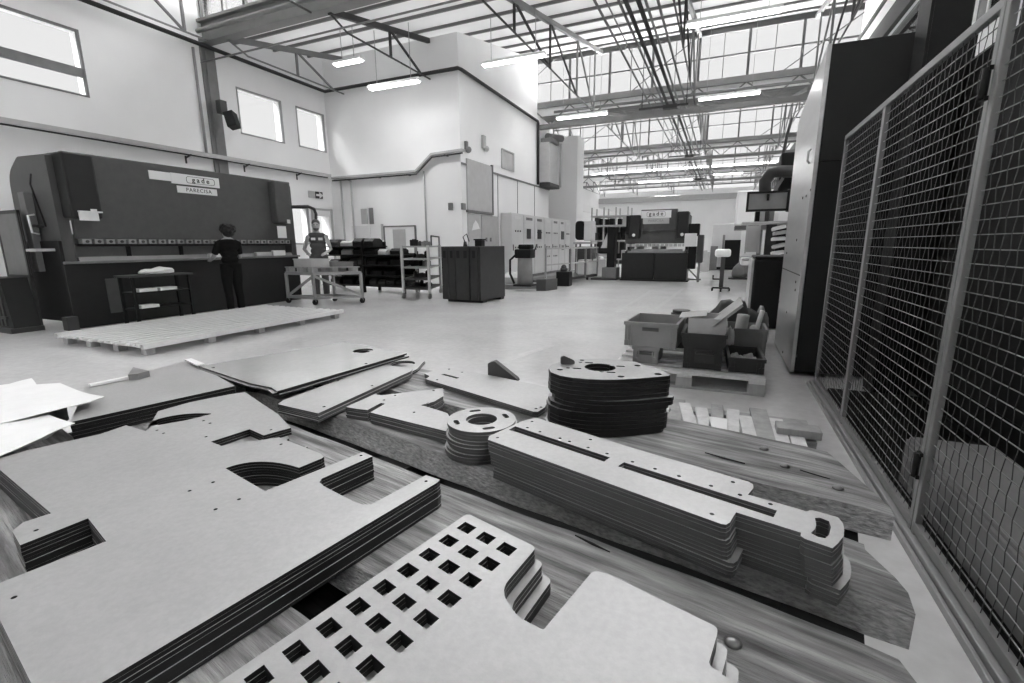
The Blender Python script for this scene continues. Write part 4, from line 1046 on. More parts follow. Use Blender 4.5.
for y in (14.55, 16.2, 17.9): b.box(-6.9, -6.885, y, y + .02, 0, 3.45)
struct(b.build('trim_10', 'grey'), 'thin vertical joint lines of the side wall panels', 'trim')
b = B(); b.box(-6.9, -6.86, 12.17, 19.6, 3.42, 3.47); struct(b.build('trim_11', 'grey'), 'ledge line along the side wall of the white room', 'trim')
for i, (a, c, e, d, lab) in enumerate(((464, 141, 466, 150, 'tiny grey fixture high on the white side wall'), (481, 135, 484, 149, 'small pale wall lamp on the white side wall'))):
    p = atX(a, c, -6.9); q = atX(e, d, -6.9); b = B(); b.bbox(-6.9, -6.82, p.y, q.y, q.z, p.z, .01); b.ball((-6.82, q.y, q.z), .09, 10, 6); tag(b.build('wall_fixture', 'grey' if i == 0 else 'lgrey', org=p), lab, 'fixture')
p = atX(501, 150, -6.9); q = atX(513, 172, -6.9)
b = B(); b.box(-6.9, -6.86, p.y, q.y + .03, q.z, p.z); b.box(-6.9, -6.84, q.y - .1, q.y, q.z, p.z + .03); b.box(-6.9, -6.84, p.y, q.y, p.z, p.z + .05)
tag(b.build('wall_panel', 'lgrey', org=p), 'small framed vent panel on the white side wall near the duct', 'panel')
# vertical duct box
du = thing('duct_box', 'tall grey air duct box hung on the side wall before the pale pier', 'duct', (-6.5, 18.2, 3.3))
b = B(); b.bbox(-6.895, -6.45, 18.35, 19.5, 3.6, 5.1, .03); b.build('body', 'lgrey', du)
b = B(); b.bbox(-6.84, -6.4, 18.3, 19.55, 3.44, 3.6, .03); b.build('base', 'dark', du)
b = B(); b.cyl((-6.6, 18.5, 5.32), (-6.25, 19.3, 5.36), .13, seg=14); b.bbox(-6.85, -6.35, 18.4, 19.3, 5.1, 5.25, .02); b.build('motor', 'grey', du)
b = B(); b.tube([(-6.33, 19.4, 5.2), (-6.33, 19.45, 4.5), (-6.33, 19.4, 3.5)], .05, 8); b.build('down_pipe', 'lgrey', du)
# electrical cabinets
names_ = ['first', 'second', 'third', 'fourth', 'fifth', 'sixth', 'seventh']
yy = 14.72; ws = [1.05, 1.1, 1.0, .95, .95, .85, .8]
for i, w in enumerate(ws):
    c = thing('switch_cabinet', 'tall pale electrical switch cabinet, %s in the row from the dark container' % names_[i], 'cabinet', (-6.68, yy + w / 2, 0), 'electrical cabinets along the white room')
    b = B(); b.bbox(-6.88, -6.5, yy + .01, yy + w - .01, .1, 2.24, .01); b.build('body', 'lsteel', c)
    b = B(); b.box(-6.86, -6.53, yy + .01, yy + w - .01, 0, .1); b.build('plinth', 'grey', c)
    b = B(); b.bbox(-6.5, -6.48, yy + .04, yy + w - .04, .14, 2.2, .006); dd_ = b.build('door', 'lsteel', c)
    b = B(); b.bbox(-6.48, -6.46, yy + .1, yy + .14, 1.0, 1.2, .004); b.build('handle', 'dark', dd_)
    b = B(); b.box(-6.482, -6.474, yy + .25, yy + w - .25, 2.05, 2.14); b.build('name_plate', 'grey' if i % 3 else 'paper', dd_)
    if i in (1, 2, 5):
        b = B(); b.bbox(-6.485, -6.46, yy + .3, yy + .68, 1.4, 1.75, .004); b.build('meter', 'dark', dd_)
    if i in (1, 5):
        b = B(); b.bbox(-6.485, -6.46, yy + .4, yy + .7, .95, 1.15, .004); b.build('meter', 'grey', dd_)
    b = B()
    for z in (1.65, 1.1, .72)[:(3 if i in (3, 4) else 2)]:
        for s in (.3, .5, .7):
            if i in (0, 2, 3, 4, 6): b.cyl((-6.482, yy + w * s, z), (-6.46, yy + w * s, z), .03, seg=8)
    if len(b.bm.verts): b.build('switches', 'dark', dd_)
    else: b.bm.free()
    yy += w

# ------------------------------------------------------------------ platform with railing, vacuum, low blocks
rp = thing('railed_platform', 'low work platform with a pale tubular railing before the switch cabinets', 'platform', (-4.2, 13.2, 0))
r0 = at(545.5, 287, 0); r1 = at(597, 279, 0)
e = (r1 - r0).normalized(); n_ = Vector((-e.y, e.x, 0)); Lr = (r1 - r0).length
b = B(); b.prism([(p.x, p.y) for p in (r0, r1, r1 + n_ * .9, r0 + n_ * .9)], .1, .18); b.build('deck', 'dark', rp)
for s in (.15, .85):
    for tt in (.12, .78):
        p = r0.lerp(r1, s) + n_ * tt; b = B(); b.cyl((p.x - .03, p.y, .05), (p.x + .03, p.y, .05), .05, seg=12); b.build('wheel', 'black', rp)
for s in (0.0, .42, .73, 1.0):
    p = r0.lerp(r1, s); w = .045 if s in (0, 1.0) else .1
    b = B(); b.bar((p.x, p.y, .12), (p.x, p.y, 1.08), w, .05, (1, 0, 0)); b.build('post', 'steel' if w < .05 else 'grey', rp)
b = B(); b.bar(up(r0, 1.08), up(r1, 1.08), .05); b.bar(up(r0, .62), up(r1, .62), .04); b.build('railing', 'lgrey', rp)
# dark pump on the platform, box at its end
p = r0.lerp(r1, .2) + n_ * -.26; pm = thing('pump_unit', 'squat black pump unit standing at the near end of the railed platform', 'machine', (p.x, p.y, 0))
b = B(); b.bbox(p.x - .2, p.x + .2, p.y - .28, p.y + .04, 0, .42, .02); b.build('housing', 'black', pm)
b = B(); b.cyl((p.x - .02, p.y - .1, .42), (p.x - .02, p.y - .1, .52), .1, seg=14); b.ball((p.x - .02, p.y - .1, .54), .08, 12, 8); b.build('motor', 'dark', pm)
p = r1 + n_ * .25 - e * .3; b = B(); b.bbox(p.x - .25, p.x + .15, p.y - .3, p.y + .25, .181, .62, .01); b.bbox(p.x - .1, p.x, p.y - .33, p.y - .3, .4, .43, .005); tag(b.build('carton', 'lsteel', org=(p.x, p.y, .18)), 'pale box standing on the far end of the railed platform', 'box')
# step block and vacuum cleaner
s0 = at(505.5, 289.5, 0); s1_ = at(545, 288.5, 0)
b = B(); P = rnd([(s0.x, s0.y), (s1_.x, s1_.y), (s1_.x - .5, s1_.y + 1.2), (s0.x - .6, s0.y + 1.0)], .12); b.prism(P, 0, .12); tag(b.build('floor_plinth', 'grey', org=(s0.x, s0.y, 0)), 'low grey rounded plinth on the floor before the switch cabinets', 'plinth')
b = B(); p = at(514, 284, .12); b.prism([(p.x - .35, p.y), (p.x + .2, p.y), (p.x + .2, p.y + .5), (p.x - .35, p.y + .5)], .121, .3); b.prism([(p.y - .02, .3), (p.y + .5, .3), (p.y + .5, .42), (p.y + .3, .42)], p.x - .35, p.x + .2, 'x')
tag(b.build('wedge_block', 'lgrey', org=(p.x, p.y, .12)), 'pale wedge block on the plinth beside the dark container', 'block')
p = at(525, 286, .12); vc = thing('vacuum_cleaner', 'upright industrial vacuum cleaner with a dark top on the grey plinth', 'vacuum cleaner', (p.x, p.y, .12))
b = B(); b.cyl((p.x, p.y, .17), (p.x, p.y, .85), .21, .19, 18); b.build('drum', 'grey', vc)
b = B(); b.bbox(p.x - .22, p.x + .22, p.y - .2, p.y + .2, .85, 1.08, .03); b.bbox(p.x - .14, p.x + .2, p.y - .14, p.y + .14, 1.08, 1.2, .03); b.build('motor_head', 'black', vc)
b = B(); b.tube([(p.x - .2, p.y - .1, .95), (p.x - .36, p.y - .15, .8), (p.x - .34, p.y - .2, .45), (p.x - .2, p.y - .25, .2)], .03, 8); b.build('hose', 'black', vc)
b = B(); b.bbox(p.x - .25, p.x + .25, p.y - .22, p.y + .22, .121, .17, .01); b.build('base', 'black', vc)
b = B(); b.bar((p.x + .2, p.y, .9), (p.x + .3, p.y + .1, 1.2), .03); b.build('push_handle', 'dark', vc)
b = B(); b.prism([(p.x + .32, p.y), (p.x + .55, p.y + .1), (p.x + .7, p.y + .6), (p.x + .45, p.y + .5)], .0, .3); tag(b.build('drip_tray', 'dark', org=(p.x + .5, p.y, .12)), 'dark sloped tray beside the upright vacuum cleaner', 'tray')

# ------------------------------------------------------------------ small far press brake
FY = 16.0
fp = thing('press_brake', 'small dark press brake in the middle of the aisle with a white maker sign', 'press brake', (-2, FY, 0))
def fx(x, y=250): return atY(x, y, FY).x
b = B(); b.bbox(fx(622), fx(654.5), FY, FY + .25, .04, .9, .012); b.build('front_cover', 'pressd', fp)
b = B(); b.bbox(fx(655), fx(688), FY, FY + .25, .04, .9, .012); b.build('front_cover', 'pressd', fp)
b = B(); b.bbox(fx(624), fx(687), FY + .25, FY + 1.4, .04, .85, .012); b.build('bed', 'pressd', fp)
b = B(); b.bbox(fx(621), fx(690), FY - .06, FY + 1.3, 0, .04, .01); b.build('plinth', 'black', fp)
b = B(); b.bbox(fx(623.5), fx(687), FY + .2, FY + .32, 1.2, 1.62, .01); b.bbox(fx(639), fx(675), FY + .1, FY + .32, 1.6, 2.27, .012); b.build('ram', 'press', fp)
for a, c, zt in ((628, 639, 2.1), (675.5, 687, 2.17)):
    b = B(); b.bbox(fx(a), fx(c), FY - .1, FY + .5, 1.36, zt, .03); o = b.build('cylinder_cover', 'pressd', fp)
    xx = fx((a + c) / 2); b = B(); b.cyl((xx, FY - .1, 1.47), (xx, FY - .115, 1.47), .05, seg=14); b.build('lamp', 'paper', o)
for a in (624.5, 684):
    b = B(); b.prism([(FY + .1, .9), (FY + 1.5, .9), (FY + 1.5, 2.1), (FY + .1, 2.1), (FY + .1, 1.5), (FY + .5, 1.45), (FY + .5, 1.0), (FY + .1, .95)], fx(a), fx(a) + .08, 'x'); b.build('side_frame', 'pressd', fp)
b = B()
for i in range(14): x = fx(626) + (fx(686) - fx(626)) * i / 14; b.bbox(x, x + .1, FY + .2, FY + .3, 1.1, 1.19, .004)
b.build('upper_tools', 'lgrey', fp)
b = B(); b.bbox(fx(625), fx(686), FY + .1, FY + .4, .9, .95, .005); b.prism([(FY + .2, .95), (FY + .32, .95), (FY + .28, 1.02), (FY + .24, 1.02)], fx(630), fx(682), 'x'); b.build('lower_die', 'steel', fp)
for a, c in ((632, 640), (648, 655), (657, 663)):
    b = B(); b.bbox(fx(a), fx(c), FY + .9, FY + .95, .9, 1.12, .004); b.build('back_stop', 'lgrey' if a < 650 else 'grey', fp)
p = atY(641.5, 211, FY + .08); q = atY(671, 217.5, FY + .08)
b = B(); b.box(p.x, q.x, FY + .08, FY + .1, q.z, p.z); o = b.build('maker_plate', 'white', fp)
zc = (p.z + q.z) / 2; xc = (p.x + q.x) / 2
b = B(); b.prism(rnd([(xc - .29, zc - .08), (xc + .29, zc - .08), (xc + .29, zc + .08), (xc - .29, zc + .08)], .06), FY + .077, FY + .08, 'y', [rnd([(xc - .28, zc - .072), (xc + .28, zc - .072), (xc + .28, zc + .072), (xc - .28, zc + .072)], .054)]); b.build('lettering_border', 'gink', o)
text('gade', 'lettering', 'ink', o, (xc, FY + .077, zc + .01), (1, 0, 0), (0, 0, 1), .17, .003, .002, 1.5)
p = atY(643, 218, FY + .08); q = atY(669, 223.5, FY + .08)
b = B(); b.box(p.x, q.x, FY + .085, FY + .1, q.z, p.z); o = b.build('model_plate', 'lgrey', fp)
text('PARECISA', 'lettering', 'gink', o, ((p.x + q.x) / 2, FY + .083, (p.z + q.z) / 2), (1, 0, 0), (0, 0, 1), .1, .002, 0, 1.1)
# control console right
b = B(); b.bbox(fx(685), fx(698), FY + .1, FY + .5, 1.42, 1.8, .02); b.build('control_head', 'black', fp)
b = B(); b.bbox(fx(684), fx(696), FY - .12, FY - .05, 1.1, 1.5, .01); b.build('control_screen', 'paper', fp)
b = B(); b.bbox(fx(697), fx(703), FY - .1, FY + .6, .6, 1.45, .01); b.build('side_guard', 'dark', fp)
b = B(); b.bbox(fx(688), fx(696), FY + .1, FY + .5, .4, 1.1, .01); b.build('drive_box', 'black', fp)
b = B(); b.bar((fx(700), FY, .0), (fx(700), FY, .6), .07, .07, (1, 0, 0)); b.bar((fx(690), FY, .4), (fx(700), FY, .1), .05); b.bar((fx(688), FY, .08), (fx(703), FY, .08), .05); b.build('stand', 'grey', fp)
# left side of far press: control arm, white flap plate
FT = 16.2
fl_ = thing('folding_table', 'pale tilted sheet support folded up left of the small press brake', 'table', (fx(608), FT, 0))
b = B(); P = [atY(x, y, FT) for x, y in ((607.5, 233), (611.5, 236), (611, 247), (607, 259), (598, 254))]; b.prism([(p.x, p.z) for p in P], FT - .02, FT + .02, 'y'); b.build('flap', 'lsteel', fl_)
b = B(); p = atY(603, 251, FT); b.bbox(p.x - .15, p.x + .2, FT - .1, FT - .03, p.z - .08, p.z + .1, .02); b.build('hinge', 'black', fl_)
b = B(); p = atY(611, 250, FT); b.bbox(p.x - .12, p.x + .14, FT - .1, FT + .3, .4, 1.75, .02); b.build('column', 'black', fl_)
b = B(); b.bbox(p.x - .25, p.x + .24, FT - .2, FT + .4, 0.06, .42, .02); b.build('base', 'grey', fl_)
b = B(); b.bbox(p.x - .6, p.x + .27, FT - .3, FT + .5, 0, .06, .01); b.build('foot_plate', 'dark', fl_)
# ------------------------------------------------------------------ far left: racks and machines
def boxpx(name, m, x0, y0, x1, y1, Y, d, label, cat, group=None, zmin=None, ch=.01):
    p = atY(x0, y0, Y); q = atY(x1, y1, Y); z0 = q.z if zmin is None else zmin
    b = B(); b.bbox(p.x, q.x, Y, Y + d, z0, p.z, ch)
    return p, q, b
sr = thing('storage_rack', 'pale metal storage rack against the wall left behind the small press brake', 'rack', (-6, 21, 0))
Y = 21.0
for x in (592, 604, 616, 628):
    for yy in (Y, Y + .9):
        p = atY(x, 215, Y); b = B(); b.bbox(p.x - .03, p.x + .03, yy - .03, yy + .03, 0, 2.75, .004); b.build('post', 'lgrey', sr)
for z in (.5, 1.3, 1.95, 2.35):
    p = atY(591, 215, Y); q = atY(629, 215, Y); b = B(); b.bbox(p.x, q.x, Y - .02, Y + .92, z, z + .06, .004); b.build('shelf', 'lgrey', sr)
p = atY(591, 215, Y); q = atY(629, 215, Y); b = B(); b.bbox(p.x, q.x, Y + .95, Y + .97, .3, 1.95, .004); b.build('back_panel', 'dark', sr)
k = 0
for z in (1.362, 2.012, .562):
    for x in (596, 601, 607, 611, 619, 624):
        p = atY(x, 220, Y); h = rr.uniform(.18, .38); mm = rr.choice(['dark', 'grey', 'black', 'card'])
        b = B(); b.bbox(p.x - .085, p.x + .085, Y + .1, Y + .6, z, z + h, .01); b.box(p.x - .05, p.x + .05, Y + .09, Y + .1, z + h * .4, z + h * .7)
        tag(b.build('storage_box', mm, org=(p.x, Y, z)), '%s box on the %s shelf of the pale rack, %s from the pier' % ({'dark': 'dark', 'grey': 'grey', 'black': 'black', 'card': 'brown'}[mm] if mm != 'card' else 'pale', {1.362: 'middle', 2.012: 'upper', .562: 'lower'}[z], (['first'] + ORD[1:])[k % 6]), 'box', 'boxes on the pale rack'); k += 1
# machine behind the railing: dark rounded cover + pale panel
mc = thing('bench_machine', 'bench machine with a dark rounded cover and pale panel beside the pale pier', 'machine', (-5, 18, 0)); Y = 18.0
p = atY(575.5, 221, Y); q = atY(584, 240, Y); b = B(); b.prism(rnd([(p.x, q.z), (q.x, q.z), (q.x, p.z), (p.x, p.z)], .18), Y, Y + .5, 'y'); b.build('cover', 'black', mc)
p = atY(584.5, 221, Y); q = atY(592, 241, Y); b = B(); b.bbox(p.x, q.x, Y - .05, Y + .5, q.z, p.z, .02); b.build('panel', 'lsteel', mc)
p = atY(574, 241, Y); q = atY(593, 244, Y); b = B(); b.bbox(p.x, q.x, Y - .1, Y + .7, 1.2, 1.28, .01); b.build('bench_top', 'lgrey', mc)
b = B()
for x in (p.x + .05, q.x - .1): b.bbox(x, x + .06, Y, Y + .06, 0, 1.2, .004); b.bbox(x, x + .06, Y + .6, Y + .66, 0, 1.2, .004)
b.build('leg_frame', 'grey', mc)
b = B(); b.bbox(p.x + .1, q.x - .1, Y + .1, Y + .6, .3, 1.1, .02); b.build('cupboard', 'dark', mc)
p, q, b = boxpx('x', 'x', 576, 262, 588, 276, 17, .8, '', '', zmin=0); b.bbox(p.x + .05, q.x - .05, 17.1, 17.7, p.z, p.z + .08, .02); tag(b.build('parts_bin', 'lgrey', org=(p.x, 17, 0)), 'pale parts bin on the floor behind the railing', 'bin')
p, q, b = boxpx('x', 'x', 593, 259, 605, 273, 17.5, .8, '', '', zmin=0); b.bbox(p.x + .1, q.x - .2, 17.6, 18.1, p.z, p.z + .1, .03); tag(b.build('wrapped_bundle', 'paper', org=(p.x, 17.5, 0)), 'white wrapped bundle on the floor by the pale tilted support', 'bundle')
# slanted white beam of the lean-to
b = B(); p = atX(577, 190, -8.55); b.box(-8.62, -8.5, 24, 46, 3.3, 3.75); struct(b.build('trim_12', 'white'), 'broad white fascia above the store room', 'trim')
b = B(); b.box(XL, XR, 48.2, 48.45, 5.1, 5.6); struct(b.build('trim_13', 'lgrey'), 'pale ledge beam across the end wall', 'trim')

# ------------------------------------------------------------------ far right: machines
def far_machine(Y, label):
    t = thing('machining_centre', label, 'machine', (1, Y, 0)); return t
fm = far_machine(24, 'pale machining centre with a dark window far down the aisle'); Y = 24
p = atY(713, 224, Y); q = atY(739, 262, Y); b = B(); b.bbox(p.x, q.x, Y, Y + 2, .1, p.z, .03); b.build('housing', 'lsteel', fm)
p = atY(723, 240, Y); q = atY(739, 262, Y); b = B(); b.bbox(p.x, q.x, Y - .06, Y, .12, p.z, .02); b.build('window_door', 'black', fm)
p = atY(711, 246, Y); q = atY(717, 262, Y); b = B(); b.bbox(p.x, q.x, Y - .5, Y, .0, p.z, .02); b.build('control_post', 'grey', fm)
b = B(); b.bbox(p.x, p.x + 2.4, Y - .1, Y + 2, 0, .12, .01); b.build('plinth', 'black', fm)
p, q, b = boxpx('x', 'x', 701, 252, 709, 264, 22, .8, '', '', zmin=0); b.bbox(p.x + .1, q.x - .1, 22.1, 22.6, p.z, p.z + .06, .02); tag(b.build('supply_cabinet', 'lgrey', org=(p.x, 22, 0)), 'small pale cabinet on the floor left of the far machining centre', 'cabinet')
# white overhead enclosure
wc = thing('white_enclosure', 'white overhead machine enclosure left of the hanging grey panel', 'machine', (1.4, 14, 0)); Y = 14.0
p = atY(738, 191, Y); q = atY(760, 225, Y); b = B(); b.bbox(p.x, p.x + 2, Y, Y + 1.5, q.z, p.z, .03); b.build('housing', 'white', wc)
b = B(); b.bbox(p.x, p.x + 2, Y + .1, Y + 1.4, q.z - .1, q.z, .01); b.build('rail', 'grey', wc)
for x in (p.x + .6, p.x + 1.9):
    b = B(); b.bbox(x, x + .1, Y + .6, Y + .7, 0, q.z - .1, .01); b.build('leg', 'grey', wc)
# bench shelving unit with goods, right side
su = thing('shelf_unit', 'tall dark shelf unit with a work shelf between the aisle and the metal cabinet', 'shelf', (.9, 11, 0)); Y = 11.0
pa = atY(748, 222, Y); pb_ = atY(790, 262, Y)
for x in (770, 775): p = atY(x, 235, Y); b = B(); b.bbox(p.x - .05, p.x + .05, Y + .4, Y + .5, 0, 1.6, .006); b.build('post', 'dark', su)
for (xa, xb, y) in ((742, 789, 223), (742, 780, 259)):
    p = atY(xa, y, Y); q = atY(xb, y, Y); b = B(); b.bbox(p.x, q.x, Y - .1, Y + .6, p.z - .03, p.z + .02, .006); b.build('shelf', 'lgrey' if y != 240 else 'dark', su)
p = atY(779, 226, Y); q = atY(789, 262, Y); b = B(); b.bbox(p.x, q.x + .3, Y + .3, Y + .7, 0, p.z, .01); b.build('side_panel', 'black', su)
for i, (x, w, h, mm) in enumerate(((757, .08, .22, 'black'), (762, .09, .26, 'lgrey'), (766, .07, .26, 'dark'), (771, .09, .28, 'grey'), (776, .09, .2, 'white'))):
    p = atY(x, 222.4, Y); b = B(); b.bbox(p.x - w / 2, p.x + w / 2, Y, Y + .3, p.z + .022, p.z + h, .008); b.bbox(p.x - w / 3, p.x + w / 3, Y - .005, Y, p.z + h * .4, p.z + h * .7, .002)
    tag(b.build('binder', mm, org=(p.x, Y, p.z)), 'upright %s binder on the top shelf, %s counted from the aisle' % ({'black': 'black', 'lgrey': 'pale', 'dark': 'dark', 'grey': 'grey', 'white': 'white'}[mm], (['first'] + ORD[1:])[i]), 'binder', 'binders on the top shelf')
for i, (x, y) in enumerate(((779, 228), (780, 233), (778.5, 239), (779, 246), (778, 253))):
    p = atY(x, y, Y - .1); b = B(); mt = Matrix.Translation((p.x, Y - .05, p.z)) @ Matrix.Rotation(-.25 + .1 * (i % 3), 4, 'Y'); b.bbox(-.12, .12, -.15, .15, -.032, .03, .012, mt); b.bbox(-.1, .1, -.13, .13, .03, .042, .005, mt)
    tag(b.build('paper_pack', 'paper' if i % 2 == 0 else 'lgrey', org=(p.x, Y, p.z)), 'pale paper pack in the tilted pile by the metal cabinet, %s from its top' % (['first'] + ORD[1:])[i], 'pack', 'paper packs by the metal cabinet')
p = atY(748, 226, Y + .8); q = atY(757, 252, Y + .8); b = B(); b.bbox(p.x, q.x, Y + .75, Y + .8, q.z, p.z, .006); b.bbox(p.x - .03, p.x, Y + .73, Y + .82, q.z - .03, p.z + .03, .004); b.bbox(q.x, q.x + .03, Y + .73, Y + .82, q.z - .03, p.z + .03, .004); tag(b.build('curtain_panel', 'lgrey', org=p), 'grey panel standing at the rear of the work shelf', 'panel')
b = B(); p = atY(741, 259, Y - .1); q = atY(768, 262, Y - .1); b.bbox(p.x, q.x, Y - .3, Y + .3, p.z - .12, p.z - .04, .02); tag(b.build('sheet_roll', 'lsteel', org=p), 'pale thick tray below the front edge of the work shelf', 'tray')
# wrapped bundle on floor
p = at(741, 279, 0); 
lump('wrapped_bundle', 'grey', (p.x, p.y, .06), (.3, .25, .38), 'crumpled grey bag slumped on the floor under the work shelf', 'bag', 12)
b = B(); b.bbox(p.x - .4, p.x + .4, p.y - .3, p.y + .35, 0.0, .055, .01); b.bbox(p.x - .3, p.x + .3, p.y - .25, p.y + .3, .055, .06, .002); tag(b.build('floor_board', 'dark', org=p), 'dark board on the floor under the crumpled bag', 'board')
# trolley in the aisle
p = at(720.5, 291, 0); tl = thing('pedestal_stand', 'slim wheeled stand with a white console head alone in the aisle', 'stand', (p.x, p.y, 0))
b = B(); b.bbox(p.x - .05, p.x + .05, p.y - .05, p.y + .05, .08, .92, .006); b.build('column', 'dark', tl)
b = B(); b.bbox(p.x - .2, p.x + .2, p.y - .03, p.y + .03, .06, .1, .006); b.bbox(p.x - .03, p.x + .03, p.y - .25, p.y + .25, .06, .1, .006); b.build('base', 'black', tl)
for dx, dy in ((-.2, 0), (.2, 0), (0, -.25), (0, .25)):
    b = B(); b.cyl((p.x + dx - .02, p.y + dy, .04), (p.x + dx + .02, p.y + dy, .04), .04, seg=10); b.build('castor', 'black', tl)
b = B(); b.bbox(p.x - .2, p.x + .17, p.y - .1, p.y + .12, .86, 1.05, .05); b.build('console_head', 'white', tl)
b = B(); b.tube([(p.x - .03, p.y, .3), (p.x - .2, p.y, .3), (p.x - .2, p.y, .4)], .02, 6); b.build('pedal', 'black', tl)
b = B(); b.cyl((p.x - .02, p.y + .1, 1.05), (p.x - .02, p.y + .1, 1.4), .03, seg=8); b.build('post', 'grey', tl)
# dark tall container before the shelf unit
dc = thing('waste_container', 'tall black container with a pale rounded side next to the metal cabinet', 'container', (.75, 7.8, 0))
xa = .42; xb = .98
b = B(); b.bbox(xa, xb, 7.4, 8.3, .02, .98, .03); b.build('body', 'black', dc)
b = B(); b.prism(rnd([(7.42, .02), (8.28, .02), (8.28, .98), (7.42, .98)], [.02, .02, .25, .02], 6), xa - .03, xa, 'x'); b.build('side_panel', 'lgrey', dc)
b = B(); b.bbox(xa, xb, 7.38, 8.32, .98, 1.02, .02); b.build('lid', 'black', dc)
b = B(); p = at(752, 308, .02); b.prism([(.03, 7.0), (.34, 6.8), (.36, 7.3), (.08, 7.5)], .301, .34); b.bbox(.1, .32, 7.0, 7.3, 0, .3, .02); tag(b.build('lid_board', 'lsteel', org=(.2, 7.3, 0)), 'pale board on a small block before the tall black container', 'board')

# hanging panel with dark frame, duct
hp = thing('hanging_panel', 'grey rectangular panel in a dark frame hung beside the metal cabinet', 'panel', (1.0, 9.5, 1.9)); Y = 9.5
p = atY(747.5, 192, Y); q = atY(788, 210.5, Y)
b = B(); b.box(p.x + .03, q.x - .03, Y, Y + .08, q.z + .03, p.z - .03); b.build('panel', 'grey', hp)
b = B(); b.prism([(p.x, q.z), (q.x, q.z), (q.x, p.z), (p.x, p.z)], Y - .015, Y + .1, 'y', [[(p.x + .035, q.z + .035), (q.x - .035, q.z + .035), (q.x - .035, p.z - .035), (p.x + .035, p.z - .035)]]); b.build('panel_frame', 'black', hp)
xm = (p.x + q.x) / 2; b = B(); b.bbox(xm - .02, xm + .02, Y - .03, Y, p.z - .16, p.z - .05, .004); b.build('latch', 'black', hp)
b = B(); b.bbox(q.x - .03, q.x + .25, Y + .02, Y + .07, q.z - .02, p.z + .02, .006); b.build('arm', 'dark', hp)
Y = 9.9
P = [atY(x, y, Y) for x, y in ((765, 196), (765, 181), (771, 173), (779, 171.5), (794, 171.5))]
ed = thing('exhaust_duct', 'dark elbowed exhaust duct above the hanging grey panel', 'duct', P[0])
b = B(); b.tube(rnd([(p.x, p.z) for p in P], .0) and [(p.x, Y, p.z) for p in P] + [(P[-1].x + .8, Y, P[-1].z)], .1, 14); b.build('duct', 'dark', ed)
b = B(); b.cyl((P[0].x, Y, P[0].z), (P[0].x, Y, P[0].z + .06), .125, seg=16); b.build('collar', 'grey', ed)
b = B(); q = atY(783, 185, Y + .3); b.bbox(q.x - .08, q.x + .35, Y + .2, Y + .6, q.z - .35, q.z + .55, .03); b.build('fan_box', 'black', ed)
b = B(); q0 = atY(772, 195, Y); q1 = atY(783, 178, Y); b.bar(q0, q1, .05); b.build('stay', 'grey', ed)
# cable drop near the duct
pipe('cable_drop', [atY(792, 118, 11.5), atY(788, 132, 11.5), atY(784, 150, 11.5), atY(781, 162, 11.5), atY(785, 176, 11.5), atY(786, 190, 11.5)], .03, 'dark', 'dark cable bundle hanging down behind the metal cabinet', 'cable')

# ------------------------------------------------------------------ the tall metal-sided machine cabinet
mcx = .655
cb = thing('machine_cabinet', 'tall machine cabinet with a brushed metal side and a black front beside the mesh cage', 'cabinet', (.95, 5.3, 0))
prof = [(4.88, .03), (6.35, .03), (6.3, .5), (6.15, 1.65), (6.42, 2.07), (6.17, 2.5), (5.4, 2.66), (4.95, 2.72), (4.88, 2.76)]
b = B(); b.prism([(4.88, .03), (6.33, .03), (6.33, 2.45), (6.17, 2.52), (5.4, 2.67), (4.88, 2.76)], mcx, mcx + .012, 'x'); sd = b.build('side_panel', 'alu', cb)
b = B(); b.prism([(4.885, .05), (6.3, .05), (6.3, 2.42), (5.4, 2.65), (4.885, 2.75)], mcx + .013, 1.6, 'x'); b.build('body', 'black', cb)
b = B(); b.bbox(mcx + .014, 1.22, 4.868, 4.883, .04, 1.86, .003); b.build('front_panel', 'bface', cb)
b = B(); b.bbox(mcx + .014, 1.22, 4.868, 4.883, 1.87, 2.76, .003); b.build('front_panel', 'bface', cb)
b = B(); b.bbox(mcx - .004, mcx + .03, 4.862, 4.9, .03, 2.765, .004); b.build('edge_strip', 'alu', cb)
b = B(); b.box(mcx - .002, mcx, 4.9, 6.33, .905, .915); b.build('seam', 'dark', sd)
for (x, y) in ((806.5, 196), (803, 198), (797, 240), (787, 253), (796, 282), (779, 302), (787, 312), (797, 356), (795.5, 290), (783, 352), (811, 190)):
    p = atX(x, y, mcx); b = B(); b.cyl((mcx - .006, p.y, p.z), (mcx, p.y, p.z), .012, seg=10); b.build('screw', 'dark', sd)
b = B(); p = atX(818, 130, mcx); b.tube([(mcx - .01, 5.05, 2.0), (mcx - .03, 5.05, 1.98), (mcx - .03, 5.05, 1.9), (mcx - .01, 5.05, 1.88)], .01, 6); b.build('handle', 'alu', sd)
# dark steel column and duct behind the cage
b = B(); b.bbox(1.17, 1.4, 4.4, 4.62, 0, 6.5, .01); b.bbox(1.16, 1.18, 4.38, 4.64, 0, 6.5, .003); struct(b.build('wall_column', 'black', org=(1.28, 4.5, 0)), 'dark steel column rising behind the mesh cage', 'pillar')
rdq = thing('riveted_duct', 'grey riveted duct rising behind the mesh cage beside the dark column', 'duct', (1.55, 3.6, 2)); 
b = B(); b.cyl((1.66, 3.9, 2.405), (1.66, 3.9, 5), .2, seg=24); b.build('duct', 'dark', rdq)
b = B()
for i in range(40):
    b.ball((1.66 - .2 * math.cos(.6), 3.9 - .2 * math.sin(.6), 2.45 + i * .06), .009, 6, 4)
b.build('rivets', 'lgrey', rdq)

